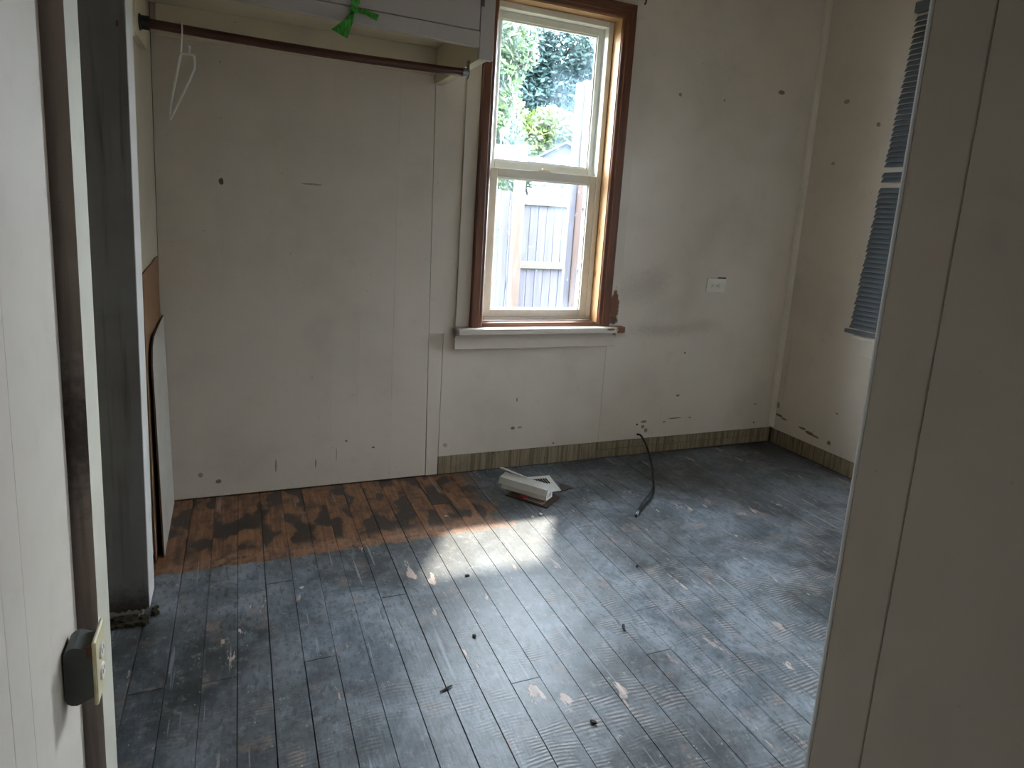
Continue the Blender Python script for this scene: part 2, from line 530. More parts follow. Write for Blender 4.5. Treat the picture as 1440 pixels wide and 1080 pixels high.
panel(0.7690, 0.8235, 0.004, 0.664, 0.0003, 0.7590)
panel(0.7590, 0.9945, 0.6645, HZ - 0.02, 0.0003, 0.7365, 0.9945)
panel(0.8255, 1.6645, 0.090, 0.700)
panel(0.9955, 1.5935, 2.100, HZ - 0.02)
panel(1.5945, 1.6645, 0.702, HZ - 0.02)
panel(1.6655, 2.8085, 0.090, HZ - 0.02)

# bare strip where the skirting was pried off
def streaky(name, base, dk, axis=0):
    m, nt, b = new_mat(name)
    g = G(nt)
    p = g.pos()
    s = g.noise(g.mapv(p, scale=(1, 1, 0.04)), 75, 3, 0.7)
    col = g.mix(g.ramp(s, 0.42, 0.62), base, dk)
    s2 = g.noise(p, 7, 4, 0.6)
    col = g.mix(g.math('MULTIPLY', g.ramp(s2, 0.45, 0.75), 0.6), col, dk)
    d = g.noise(p, 55, 3, 0.6)
    col = g.mix(g.ramp(d, 0.68, 0.72), col, (0.03, 0.014, 0.008, 1))
    nt.links.new(col, b.inputs['Base Color']); b.inputs['Roughness'].default_value = 0.75
    nt.links.new(g.bump(s, 0.3, 0.002), b.inputs['Normal'])
    return m
M_base = streaky('bare_skirting_wood', srgb(150, 134, 110), srgb(112, 97, 75))
M_base2 = streaky('bare_skirting_wood_dark', srgb(142, 128, 103), srgb(104, 91, 69))
def bevbox(name, box, mat, parent, bev=0.001):
    b = NB(); add_box(b, *box, bev=bev); return link(name, b, mat, parent)
base_b = tag(empty('baseboard_back', (1.8, YB, 0)), 'bare streaky strip along the wall foot below the window', 'baseboard', kind='structure')
for bx, mt in (((0.827, 1.6645, YB + 0.002, YB + 0.0058, 0.003, 0.088), M_base), ((1.668, 2.806, YB + 0.0015, YB + 0.0058, 0.048, 0.088), M_base2),
               ((1.668, 1.95, YB + 0.003, YB + 0.0058, 0.004, 0.045), M_base2), ((1.953, 2.806, YB + 0.0035, YB + 0.0058, 0.006, 0.046), M_base2)):
    b = NB(); add_box(b, *bx, bev=0.0008)
    o = link('strip', b, mt); o.parent = base_b; o.matrix_parent_inverse = Matrix.Translation((-1.8, -YB, 0))

# ------------------------------------------------------------------ blind wall with its window opening
S0, S1, BZ0, BZ1 = 0.58, 1.45, 0.74, 2.15
def rwbox(bm, s0, s1, t0, t1, z0, z1, bev=0.0, mat=0):
    Mx = Matrix(((-sin(RSK), -cos(RSK), 0, CORNER.x), (-cos(RSK), sin(RSK), 0, CORNER.y), (0, 0, 1, 0), (0, 0, 0, 1)))
    add_box(bm, s0, s1, t0, t1, z0, z1, bev, mat, Mx)
RE = 2.33
bm = NB()
rwbox(bm, -0.1, S0, -0.12, -0.006, -0.06, HZ); rwbox(bm, S1, RE, -0.12, -0.006, -0.06, HZ)
rwbox(bm, S0, S1, -0.12, -0.006, -0.06, BZ0); rwbox(bm, S0, S1, -0.12, -0.006, BZ1, HZ)
wall_right = tag(link('wall_right', bm, M_studs), 'cream painted wall carrying the dark mini blind', 'wall', kind='structure')
def rmark(s, z, rs, rz, col, amt):
    p = rw(s, 0, z); return ((p.x, p.y, p.z), (0.3, rs, rz), col, amt)
M_rwall = paint_mat('wall_paint_blind_side', WALLC, dirt_amt=0.25, seed=11.0, marks=[
    rmark(.05, .175, .03, .008, BROWN, .9), rmark(.09, .165, .025, .007, BROWN, .8), rmark(.22, .155, .03, .008, BROWN, .8), rmark(.27, .145, .03, .01, BROWN, .9),
    rmark(.31, .14, .03, .007, RUST, .8), rmark(.40, .135, .012, .014, BROWN, .8), rmark(.03, .23, .02, .02, RUST, .6), rmark(.42, .30, .01, .006, BROWN, .6),
    rmark(.20, 1.86, .02, .012, RUST, .7), rmark(.40, 1.73, .012, .012, BROWN, .7), rmark(.17, 1.56, .012, .01, RUST, .6), rmark(.06, .45, .02, .3, GRIME, .15)])
for (a, z0, b_, z1) in ((0.0, 0.088, S0, HZ - 0.02), (S1, 0.088, RE, HZ - 0.02)):
    b = NB(); rwbox(b, a + 0.002, b_ - 0.001, -0.006, 0.0, z0, z1, 0.0008); link('wall_panel', b, M_rwall, wall_right)
for (z0, z1) in ((0.088, BZ0 - 0.001), (BZ1 + 0.001, HZ - 0.02)):
    b = NB(); rwbox(b, S0 + 0.001, S1 - 0.001, -0.006, 0.0, z0, z1, 0.0008); link('wall_panel', b, M_rwall, wall_right)
b = NB(); rwbox(b, 0.012, RE, -0.0058, -0.002, 0.004, 0.086, 0.0008)
tag(link('baseboard_right', b, M_base2), 'bare brown strip along the foot of the blind wall', 'baseboard', kind='structure')
M_trim = paint_mat('trim_paint', srgb(214, 204, 188), dirt_amt=0.25, seed=21.0, speck=0.7)
b = NB()
add_prism(b, [tuple(rw(0.001, 0.001, 0)[:2]), tuple(rw(0.026, 0.001, 0)[:2]), tuple(rw(0.022, 0.014, 0)[:2]), tuple(rw(0.013, 0.022, 0)[:2]), tuple(rw(0.001, 0.026, 0)[:2])], 0.10, HZ - 0.02)
tag(link('trim_1', b, M_trim), 'cream corner bead where window wall meets blind wall', 'trim', kind='structure')

# ------------------------------------------------------------------ near wall, hall walls, closet return, ceiling
NY0, NY1, HRX = 0.366, 0.466, 0.62
ex = 2.82
bm = NB()
add_box(bm, HRX + 0.02, ex, NY0, NY1, -0.06, HZ)
tag(link('wall_front', bm, M_wall), 'off-white wall of the room behind the hall corner', 'wall', kind='structure')
# hall side wall (ends in a rounded painted corner)
bm = NB()
add_box(bm, HRX + 0.006, HRX + 0.10, FY0, NY0 - 0.0, -0.06, HZ)
wall_hr = tag(link('wall_hall_right', bm, M_studs), 'drab shaded hall wall panelling ending at a pale chipped corner', 'wall', kind='structure')
M_edge = paint_mat('corner_edge_paint', srgb(226, 224, 220), dirt_amt=0.3, seed=31.0, speck=0.8)
for (y0, y1) in ((0.4066 + 0.0004, 0.4665), (0.02, 0.4066 - 0.0004), (-0.4, 0.0185), (FY0, -0.4015)):
    b = NB(); add_box(b, HRX, HRX + 0.0058, y0, y1, 0.002, HZ - 0.02, bev=0.001); link('wall_panel', b, M_hall_r, wall_hr)
b = NB()
pts = [(HRX + 0.0004, 0.4668), (HRX, 0.4695), (HRX + 0.0015, 0.4725), (HRX + 0.006, 0.4740), (HRX + 0.030, 0.4740), (HRX + 0.030, 0.4668)]
add_prism(b, pts, 0.002, HZ - 0.02)
link('corner_edge', b, M_edge, wall_hr)
# left hall wall follows the floor boards
def lx(y): return -0.28
LEND = 1.37
bm = NB()
add_prism(bm, [(lx(FY0) - 0.007, FY0), (lx(LEND) - 0.007, LEND), (-0.47, LEND), (-0.47, FY0)], -0.06, HZ)
wall_l = tag(link('wall_left', bm, M_studs), 'off-white panelled hall wall beside the brown-edged trim board', 'wall', kind='structure')
def lpt(y, t): return (lx(y) + t * cos(SK), y - t * sin(SK))
for (y0, y1) in ((0.9932, 1.257), (0.9123, 0.9929), (0.6, 0.912), (0.0, 0.5997), (FY0, -0.0003)):
    b = NB(); add_prism(b, [lpt(y0, -0.0065), lpt(y1, -0.0065), lpt(y1, 0), lpt(y0, 0)], 0.002, HZ - 0.02, bev=0.0005)
    link('wall_panel', b, M_hall_l, wall_l)
# alcove behind the trim, then the closet return
bm = NB(); add_box(bm, -1.05, -0.95, 1.2, 2.15, -0.06, HZ); add_box(bm, -0.95, -0.472, 1.27, LEND, -0.06, HZ); add_box(bm, -0.95, -0.452, 1.951, 2.05, -0.06, HZ)
tag(link('wall_alcove', bm, M_wall), 'walls of the small space behind the doorway next to the closet', 'wall', kind='structure')
bm = NB()
RX0, RX1 = -0.281, -0.281
def retx(y): return -0.281
M_return = paint_mat('closet_return_paint', srgb(208, 198, 178), dirt_amt=0.35, seed=41.0)
add_box(bm, -0.45, RX0, 1.951, YB + 0.005, -0.06, HZ)
wall_ret = tag(link('wall_closet', bm, M_return), 'cream closet return wall behind the leaning sheets', 'wall', kind='structure')
M_white = paint_mat('jamb_white', srgb(226, 222, 216), dirt_amt=0.15, seed=45.0, speck=0.4)
b = NB()
add_box(b, RX0 + 0.0002, -0.254, 1.951, 2.060, 0.012, HZ - 0.02, 0.001)
link('jamb_board', b, M_white, wall_ret)
M_casing = paint_mat('grey_casing', srgb(136, 134, 132), dirt=srgb(84, 68, 54), dirt_amt=0.55, seed=51.0, streak=0.75, speck=0.8,
                     marks=[((-0.30, 1.94, 0.02), (0.3, 0.3, 0.09), (0.035, 0.022, 0.014, 1), .9), ((-0.272, 1.94, 1.60), (0.0035, .2, .009), (0.08, 0.03, 0.025, 1), .8)])
def ragged(bm, x0, x1, y0, y1, z1, zlow, n=9):
    """upright board with a rotten lower end"""
    t = bmesh.new()
    fr, bk = [], []
    for i in range(n + 1):
        x = x0 + (x1 - x0) * i / n
        z = zlow + random.uniform(0, 0.008)
        fr.append((x, z))
    A = [t.verts.new((x, y0, z)) for x, z in fr] + [t.verts.new((x1, y0, z1)), t.verts.new((x0, y0, z1))]
    B = [t.verts.new((x, y1, z)) for x, z in fr] + [t.verts.new((x1, y1, z1)), t.verts.new((x0, y1, z1))]
    t.faces.new(A); t.faces.new(B[::-1])
    for i in range(len(A)):
        j = (i + 1) % len(A)
        t.faces.new((A[i], B[i], B[j], A[j]))
    merge(bm, t)
for (x0, x1, y0) in ((-0.46, -0.331, 1.941), (-0.3309, -0.2940, 1.9405), (-0.2939, -0.2545, 1.9385)):
    b = NB(); ragged(b, x0, x1, y0, 1.9505, HZ - 0.02, 0.014); link('casing_board', b, M_casing, wall_ret)
M_moss = plain_mat('rot_and_moss', srgb(58, 50, 30), 0.95, var=0.25, scale=60)
b = NB()
for i in range(60):
    x = random.uniform(-0.40, -0.235); y = 1.92 + random.uniform(-0.03, 0.010) + (0.03 if x > -0.25 else 0)
    s = random.uniform(0.004, 0.012)
    add_box(b, -s, s, -s * 0.6, s * 0.6, 0, s * 0.9, M=Matrix.Translation((x, y, 0.0005)) @ Matrix.Rotation(random.uniform(0, 3), 4, 'Z'))
tag(link('rotten_debris', b, M_moss), 'crumbled mossy rot at the foot of the grey closet casing', 'debris', kind='stuff')
# trim board on the hall wall
M_trimb = paint_mat('trim_board_cream', srgb(208, 202, 184), dirt_amt=0.3, seed=61.0)
M_trimd = paint_mat('trim_board_brown_edge', srgb(158, 142, 134), dirt=srgb(70, 54, 42), dirt_amt=0.5, seed=63.0, streak=0.5,
                    marks=[((-0.26, 1.27, 0.78), (.2, .2, .20), (0.02, 0.013, 0.009, 1), .85)])
b = NB()
add_prism(b, [lpt(1.270, -0.006), lpt(1.270, 0.0305), lpt(1.371, 0.0305), lpt(1.371, -0.006)], 0.002, HZ - 0.02)
b.faces.ensure_lookup_table()
for f in b.faces:
    if f.calc_center_median().y < 1.275: f.material_index = 1
tag(link('trim_2', b, [M_trimb, M_trimd]), 'upright board with cream face and stained brown edge on hall wall', 'trim', kind='structure')
bm = NB(); add_box(bm, -1.06, 2.95, FY0 - 0.1, YB + 0.15, HZ, HZ + 0.08)
tag(link('ceiling', bm, M_ceil), 'plain pale ceiling over room and hall', 'ceiling', kind='structure')
bm = NB(); add_box(bm, -0.56, HRX + 0.1, FY0 - 0.1, FY0, -0.06, HZ)
tag(link('wall_hall_end', bm, M_wall), 'off-white wall closing the end of the hall', 'wall', kind='structure')

# ------------------------------------------------------------------ window_1
M_vinyl = plain_mat('white_vinyl', srgb(226, 224, 214), 0.35, var=0.05)
M_stain = wood_mat('red_brown_stain', srgb(112, 64, 38), srgb(78, 42, 24), 'Z', 10, 0.42)
M_stainx = wood_mat('red_brown_stain_head', srgb(110, 64, 38), srgb(78, 42, 24), 'X', 10, 0.42)
M_pine = wood_mat('golden_pine', srgb(178, 138, 94), srgb(156, 114, 70), 'Z', 8, 0.5, knots=srgb(110, 60, 30))
M_pinex = wood_mat('golden_pine_flat', srgb(176, 136, 92), srgb(150, 108, 68), 'X', 8, 0.5, knots=srgb(110, 60, 30))
chipB = srgb(110, 66, 36)
M_oldc = paint_mat('old_white_casing', srgb(206, 194, 180), dirt_amt=0.22, seed=71.0, marks=[
    ((1.682, 2.69, 0.785), (.030, .3, .095), chipB, 1.0), ((1.67, 2.69, 0.72), (.05, .3, .02), (0.05, 0.03, 0.015, 1), .8)])
M_stool = paint_mat('stool_paint', srgb(208, 196, 184), dirt_amt=0.25, seed=73.0, speck=0.9, marks=[
    ((1.718, 2.65, 0.675), (.045, .3, .05), chipB, 1.0), ((1.645, 2.64, 0.685), (.025, .3, .006), chipB, .9), ((0.86, 2.65, 0.675), (.02, .3, .05), (0.10, 0.07, 0.05, 1), .8)])
def glass_mat(name, haze):
    m, nt, b = new_mat(name)
    nt.nodes.remove(b)
    g = G(nt)
    out = nt.nodes['Material Output']
    tr = g.n('ShaderNodeBsdfTransparent'); tr.inputs[0].default_value = (0.93, 0.96, 0.97, 1)
    gl = g.n('ShaderNodeBsdfGlossy'); gl.inputs['Roughness'].default_value = 0.03
    fr = g.n('ShaderNodeFresnel'); fr.inputs['IOR'].default_value = 1.45
    m1 = g.n('ShaderNodeMixShader')
    nt.links.new(fr.outputs[0], m1.inputs[0]); nt.links.new(tr.outputs[0], m1.inputs[1]); nt.links.new(gl.outputs[0], m1.inputs[2])
    tl = g.n('ShaderNodeBsdfTranslucent'); tl.inputs[0].default_value = (0.62, 0.84, 1.0, 1)  # blue tint in the dust film paints a glare veil over the view
    m2 = g.n('ShaderNodeMixShader')
    p = g.pos()
    d = g.ramp(g.noise(g.mapv(p, scale=(1, 1, 0.35)), 6, 4, 0.65), 0.4, 0.8)
    spots = g.ramp(g.noise(p, 60, 2, 0.5), 0.70, 0.76)
    nt.links.new(g.math('ADD', g.math('MULTIPLY', d, haze), g.math('MULTIPLY', spots, 0.15)), m2.inputs[0])
    nt.links.new(m1.outputs[0], m2.inputs[1]); nt.links.new(tl.outputs[0], m2.inputs[2])
    nt.links.new(m2.outputs[0], out.inputs['Surface'])
    return m
M_glass = glass_mat('dusty_glare_glass', 0.06)
win = tag(empty('window_1', (1.295, YB, 0.66)), 'double-hung window with red-brown casing above white sill', 'window', kind='structure')
WI = Matrix.Translation((-1.295, -YB, -0.66))
def wpart(name, bm, mat, parent=None, label=None, smooth=False):
    o = link(name, bm, mat, smooth=smooth)
    if parent is None:
        o.parent = win; o.matrix_parent_inverse = WI
    else:
        o.parent = parent                             # the part's own frame is the world frame
    if label: o['label'] = label
    return o
# old white flat casing
b = NB(); add_box(b, 0.876, WX0, YB - 0.012, YB - 0.0002, 0.694, 2.165, 0.001); wpart('outer_casing', b, M_oldc, label='old white painted flat casing')
b = NB(); add_box(b, WX1, 1.710, YB - 0.012, YB - 0.0002, 0.694, 2.11, 0.001); wpart('outer_casing', b, M_oldc, label='old white painted flat casing')
# stained moulded casing over it
def casing_profile(x0, x1):
    y = YB - 0.0122
    s = 1 if x1 > x0 else -1
    w = abs(x1 - x0)
    return [(x0, y), (x0, y - 0.016), (x0 + s * 0.006, y - 0.019), (x0 + s * (w - 0.020), y - 0.017), (x0 + s * (w - 0.016), y - 0.012), (x0 + s * (w - 0.004), y - 0.010), (x1, y - 0.006), (x1, y)]
for (xo, xi) in ((0.938, WX0 - 0.0), (1.653, WX1 + 0.0)):
    t = bmesh.new(); pr = casing_profile(xo, xi)
    lo = [t.verts.new((x, y, 0.695)) for x, y in pr]
    hi = [t.verts.new((x, y, WZ1 + abs(x - xi))) for x, y in pr]
    t.faces.new(lo[::-1]); t.faces.new(hi)
    for i in range(len(pr)):
        j = (i + 1) % len(pr); t.faces.new((lo[i], lo[j], hi[j], hi[i]))
    b = NB(); merge(b, t); wpart('casing', b, M_stain, label='red-brown stained side casing')
t = bmesh.new()
prz = casing_profile(WZ1 + 0.060, WZ1)
lo = [t.verts.new((WX0 - (z - WZ1) + 0.0003, y, z)) for z, y in prz]
hi = [t.verts.new((WX1 + (z - WZ1) - 0.0003, y, z)) for z, y in prz]
t.faces.new(lo[::-1]); t.faces.new(hi)
for i in range(len(prz)):
    j = (i + 1) % len(prz); t.faces.new((lo[i], lo[j], hi[j], hi[i]))
b = NB(); merge(b, t); wpart('head_casing', b, M_stainx, label='red-brown stained head casing')
# pine jamb lining
JY0, JY1 = YB - 0.012, YB + 0.15
for (x0, x1) in ((WX0 - 0.011, WX0 + 0.004), (WX1 - 0.004, WX1 + 0.011)):
    b = NB(); add_box(b, x0, x1, JY0, JY1, WZ0 - 0.005, WZ1 + 0.004, 0.0006); wpart('jamb', b, M_pine, label='golden pine jamb')
b = NB(); add_box(b, WX0 + 0.005, WX1 - 0.005, JY0, JY1, WZ1 - 0.004, WZ1 + 0.011, 0.0006); wpart('head_jamb', b, M_pinex, label='golden pine head jamb')
b = NB(); add_box(b, WX0 + 0.005, WX1 - 0.005, YB - 0.010, YB + 0.058, 0.695, 0.712, 0.0015); wpart('inner_sill', b, M_stainx, label='red-brown strip inside the sill')
# stool and apron
b = NB()
t = bmesh.new()
pl = [(0.862, YB - 0.062), (1.722, YB - 0.062), (1.736, YB - 0.045), (1.728, YB - 0.013), (0.862, YB - 0.013)]
add_prism(b, pl, 0.666, 0.6935, bev=0.003)
add_box(b, WX0 + 0.004, WX1 - 0.004, YB - 0.013, YB + 0.06, 0.672, 0.6948)
wpart('stool', b, M_stool, label='white painted sill with chipped brown end')
b = NB(); add_box(b, 0.872, 1.700, YB - 0.020, YB - 0.0003, 0.594, 0.6655, 0.0015); wpart('apron', b, M_stool)
# vinyl frame
FY_0, FY_1 = YB + 0.052, YB + 0.128
fx0, fx1, fz0, fz1 = WX0 + 0.005, WX1 - 0.005, 0.713, 2.090
fw = 0.026
b = NB()
add_box(b, fx0, fx0 + fw, FY_0, FY_1, fz0, fz1, 0.002); add_box(b, fx1 - fw, fx1, FY_0, FY_1, fz0, fz1, 0.002)
add_box(b, fx0 + fw, fx1 - fw, FY_0, FY_1, fz0, fz0 + 0.016, 0.002); add_box(b, fx0 + fw, fx1 - fw, FY_0, FY_1, fz1 - fw, fz1, 0.002)
for xx in (fx0 + fw, fx1 - fw - 0.004):
    add_box(b, xx, xx + 0.004, FY_0 + 0.036, FY_0 + 0.040, fz0 + 0.016, fz1 - fw, 0.0005)
wpart('frame', b, M_vinyl, label='white vinyl window frame')
def sash(name, x0, x1, z0, z1, y0, y1, st, rt, rb, label):
    b = NB()
    add_box(b, x0, x0 + st, y0, y1, z0, z1, 0.002); add_box(b, x1 - st, x1, y0, y1, z0, z1, 0.002)
    add_box(b, x0 + st, x1 - st, y0, y1, z1 - rt, z1, 0.002); add_box(b, x0 + st, x1 - st, y0, y1, z0, z0 + rb, 0.002)
    gx0, gx1, gz0, gz1 = x0 + st, x1 - st, z0 + rb, z1 - rt
    gb = 0.006                                       # glazing bead
    ym = (y0 + y1) / 2
    add_box(b, gx0, gx0 + gb, ym - 0.006, ym + 0.006, gz0, gz1, 0.001); add_box(b, gx1 - gb, gx1, ym - 0.006, ym + 0.006, gz0, gz1, 0.001)
    add_box(b, gx0 + gb, gx1 - gb, ym - 0.006, ym + 0.006, gz0, gz0 + gb, 0.001); add_box(b, gx0 + gb, gx1 - gb, ym - 0.006, ym + 0.006, gz1 - gb, gz1, 0.001)
    s = wpart(name, b, M_vinyl, label=label)
    b = NB()
    t = bmesh.new()
    q = [t.verts.new(c) for c in ((gx0 + gb, ym, gz0 + gb), (gx1 - gb, ym, gz0 + gb), (gx1 - gb, ym, gz1 - gb), (gx0 + gb, ym, gz1 - gb))]
    t.faces.new(q); merge(b, t)
    wpart('pane', b, M_glass, s)
    return s
sx0, sx1 = fx0 + fw - 0.001, fx1 - fw + 0.001
lower = sash('sash', sx0, sx1, 0.730, 1.402, FY_0 + 0.006, FY_0 + 0.034, 0.036, 0.040, 0.034, 'lower white sash')
upper = sash('sash', sx0, sx1, 1.390, 2.063, FY_0 + 0.042, FY_0 + 0.070, 0.030, 0.030, 0.045, 'upper white sash')
b = NB()
xm = (sx0 + sx1) / 2
add_prism(b, [(xm - 0.032, FY_0 + 0.012), (xm - 0.022, FY_0 + 0.010), (xm + 0.022, FY_0 + 0.010), (xm + 0.032, FY_0 + 0.012), (xm + 0.026, FY_0 + 0.030), (xm - 0.026, FY_0 + 0.030)], 1.4022, 1.4085, bev=0.001)
add_box(b, xm - 0.012, xm + 0.020, FY_0 + 0.014, FY_0 + 0.024, 1.4085, 1.416, 0.002)
wpart('sash_lock', b, plain_mat('cream_lock', srgb(232, 222, 190), 0.4), lower)
b = NB()
t = bmesh.new()
yy = FY_0 + 0.0545
p0 = on_y(703, 182, yy)
outl = [(0, 0.0), (0.012, 0.012), (0.03, 0.01), (0.036, 0.03), (0.05, 0.036), (0.052, 0.018), (0.036, 0.0), (0.024, -0.02), (0.014, -0.03), (0.010, -0.075), (0.003, -0.04)]
q = [t.verts.new((p0.x + x, yy, p0.z + z)) for x, z in outl]
q2 = [t.verts.new((p0.x + x, yy - 0.0006, p0.z + z)) for x, z in outl]
t.faces.new(q); t.faces.new(q2[::-1])
for i in range(len(q)):
    t.faces.new((q[i], q[(i + 1) % len(q)], q2[(i + 1) % len(q)], q2[i]))
merge(b, t)
m_patch, nt_, b_ = new_mat('white_patch'); b_.inputs['Base Color'].default_value = (0.95, 0.95, 0.95, 1); b_.inputs['Transmission Weight'].default_value = 0.5; b_.inputs['Roughness'].default_value = 1.0  # irregular white patch, partly see-through, set on the upper pane
wpart('white_patch', b, m_patch, upper, 'irregular white patch on the upper glass')
# window_2 under the blind
win2 = tag(empty('window_2', rw(0.99, 0, BZ0)), 'white framed window behind the dark mini blind', 'window', kind='structure')
def part_w(o, parent):
    o.parent = parent; o.matrix_parent_inverse = Matrix.Translation(-parent.location); return o
b = NB()
for a in ((S0, S0 + 0.04, BZ0, BZ1), (S1 - 0.04, S1, BZ0, BZ1), (S0 + 0.04, S1 - 0.04, BZ0, BZ0 + 0.04), (S0 + 0.04, S1 - 0.04, BZ1 - 0.04, BZ1), (S0 + 0.04, S1 - 0.04, 1.42, 1.46)):
    rwbox(b, a[0], a[1], -0.09, -0.03, a[2], a[3], 0.002)
part_w(link('frame', b, M_vinyl), win2)
b = NB(); rwbox(b, S0 + 0.04, S1 - 0.04, -0.062, -0.058, BZ0 + 0.04, BZ1 - 0.04); part_w(link('pane', b, M_glass), win2)
b = NB(); rwbox(b, 0.455, S1 + 0.03, 0.0005, 0.022, 0.700, 0.720, 0.002); part_w(link('sill', b, M_trim), win2)
b = NB(); rwbox(b, 0.50, S1, 0.0005, 0.010, 0.620, 0.6995, 0.0015); part_w(link('apron', b, M_trim), win2)
# ------------------------------------------------------------------ closet cabinet
M_cab = paint_mat('cabinet_paint', srgb(192, 184, 180), dirt_amt=0.2, seed=81.0, speck=0.6)
M_cabin = paint_mat('cabinet_underside_bounce_tint', srgb(214, 202, 174), dirt_amt=0.35, seed=83.0, speck=0.5)  # creamier than the front: light bounced from below is put into the colour
YF = 2.16
cab = tag(empty('closet_cabinet', (0.25, YF, 1.703)), 'white overhead closet cabinet with bounce-tinted cream underside beside the window', 'cabinet')
def cpart(name, bm, mat, parent=None, label=None):
    o = link(name, bm, mat); o.parent = parent or cab
    if parent is None: o.matrix_parent_inverse = Matrix.Translation((-0.25, -YF, -1.703))
    if label: o['label'] = label
    return o
CXL, SX0, SX1 = -0.280, 0.741, 0.790
def quad_board(bm, xl, xr, zl0, zl1, zr0, zr1, y0, y1):
    t = bmesh.new()
    v = [t.verts.new(c) for y in (y0, y1) for c in ((xl, y, zl0), (xr, y, zr0), (xr, y, zr1), (xl, y, zl1))]
    for f in ((0, 1, 2, 3), (7, 6, 5, 4), (0, 4, 5, 1), (1, 5, 6, 2), (2, 6, 7, 3), (3, 7, 4, 0)):
        t.faces.new([v[i] for i in f])
    bmesh.ops.bevel(t, geom=t.edges[:], offset=0.0015, segments=1, profile=0.5, affect='EDGES')
    merge(bm, t)
b = NB(); quad_board(b, CXL + 0.001, SX0 - 0.0005, 1.763, 1.801, 1.740, 1.790, YF, YF + 0.019); cpart('bottom_rail', b, M_cab)
b = NB(); add_box(b, SX0, SX1, YF - 0.001, YF + 0.019, 1.703, HZ - 0.005, 0.0012); cpart('stile', b, M_cab)
b = NB(); add_box(b, CXL + 0.001, SX0 - 0.001, YF, YF + 0.019, 2.43, HZ - 0.005, 0.0012); cpart('top_rail', b, M_cab)
DX = 0.258
for (x0, x1, zl, zr) in ((CXL + 0.002, DX - 0.0015, 1.8035, 1.798), (DX + 0.0015, SX0 - 0.002, 1.798, 1.7925)):
    b = NB(); quad_board(b, x0, x1, zl, 2.427, zr, 2.427, YF + 0.001, YF + 0.020); d = cpart('door', b, M_cab)
    if x0 > 0.2:
        kp = on_y(498, 0, YF); kx, kz = kp.x, kp.z + 0.075
        b = NB(); add_tube(b, [(kx, YF + 0.001, kz), (kx, YF - 0.008, kz), (kx, YF - 0.012, kz), (kx, YF - 0.020, kz), (kx, YF - 0.024, kz)], [0.006, 0.006, 0.012, 0.013, 0.006], 12)
        cpart('knob', b, M_cab, d)
        b = NB(); hp = on_y(680, 4, YF); add_box(b, hp.x - 0.008, hp.x + 0.004, YF - 0.003, YF + 0.0008, hp.z - 0.012, hp.z + 0.02, 0.001)
        cpart('hinge', b, plain_mat('painted_hinge', srgb(90, 86, 84), 0.5), d)
b = NB(); add_box(b, CXL + 0.001, SX0 - 0.001, YF + 0.021, YB - 0.001, 1.840, 1.858); cpart('shelf_board', b, M_cabin, label='underside board with bounced light in its cream colour')
b = NB(); add_box(b, SX0, SX0 + 0.034, YF + 0.0195, YB - 0.0005, 1.703, HZ - 0.005, 0.001); cpart('side_board', b, M_cabin, label='side board with bounced light in its cream colour')
b = NB(); add_box(b, CXL + 0.02, SX0 - 0.001, YB - 0.019, YB - 0.0003, 1.737, 1.8395, 0.001); cpart('back_cleat', b, M_cabin)
b = NB(); add_box(b, CXL + 0.0002, CXL + 0.018, 2.120, YF - 0.0015, 1.615, 1.735, 0.001); add_box(b, CXL + 0.0002, CXL + 0.018, YF + 0.021, 2.43, 1.635, 1.839, 0.001)
cpart('rod_cleat', b, M_cabin)

# closet rod
M_rod = wood_mat('dark_rod_wood', srgb(92, 52, 36), srgb(58, 30, 22), 'X', 12, 0.4)
M_iron = plain_mat('dark_iron', srgb(66, 68, 66), 0.5, 0.7)
M_zinc = plain_mat('dull_zinc', srgb(150, 152, 150), 0.45, 0.7)
RY0, RY1 = 2.262, 2.262
rod = tag(empty('closet_rod', (0.25, 2.262, 1.66)), 'dark brown wooden closet rod hung below the cabinet', 'rod')
pth = []
for i in range(13):
    t = i / 12
    pth.append((-0.250 + 0.968 * t, RY0, 1.680 - 0.005 * t - 0.007 * sin(pi * t)))
b = NB(); add_tube(b, pth, 0.0135, 14)
o = link('pole', b, M_rod, smooth=True); part_w(o, rod)
b = NB(); add_tube(b, [(-0.2615, RY0, 1.680), (-0.257, RY0, 1.680), (-0.2565, RY0, 1.680), (-0.236, RY0, 1.680)], [0.023, 0.023, 0.0195, 0.0195], 12)
part_w(link('socket', b, M_iron, smooth=False), rod)
b = NB(); add_tube(b, [(0.718, RY1, 1.675), (0.7385, RY1, 1.675), (0.7395, RY1, 1.675)], [0.0150, 0.0150, 0.019], 12); add_box(b, 0.7365, 0.7405, RY1 - 0.012, RY1 + 0.012, 1.675, 1.716, 0.0005)
part_w(link('end_bracket', b, M_zinc), rod)

# clothes hanger, almost edge-on
M_hang = plain_mat('white_plastic_hanger', srgb(232, 230, 226), 0.35, var=0.03)
hx, hy, hz = on_y(254, 36, RY0).x, RY0 + 0.002, 1.678
hroot = tag(empty('clothes_hanger', (hx, hy, hz)), 'thin white plastic clothes hanger on the closet rod', 'hanger')
ang = radians(105)                                    # plane of the hanger, measured from +X
ax = Vector((cos(ang), sin(ang), 0))
TL = radians(17)                                     # hangs tilted, far arm low
def hp3(a, z): return (hx + ax.x * (a * cos(TL) - z * sin(TL) * 0.3), hy + ax.y * (a * cos(TL) - z * sin(TL) * 0.3), hz + z - a * sin(TL))
def hk3(a, z): return (hx + ax.x * a, hy + ax.y * a, hz + z)
hook = [hk3(0.0185, -0.006)]
for i in range(9):
    th = radians(0 + 180 * i / 8)
    hook.append(hk3(0.0185 * cos(th), 0.0185 * sin(th)))
hook += [hk3(-0.0165, -0.016), hk3(-0.006, -0.038), hp3(0, -0.075)]
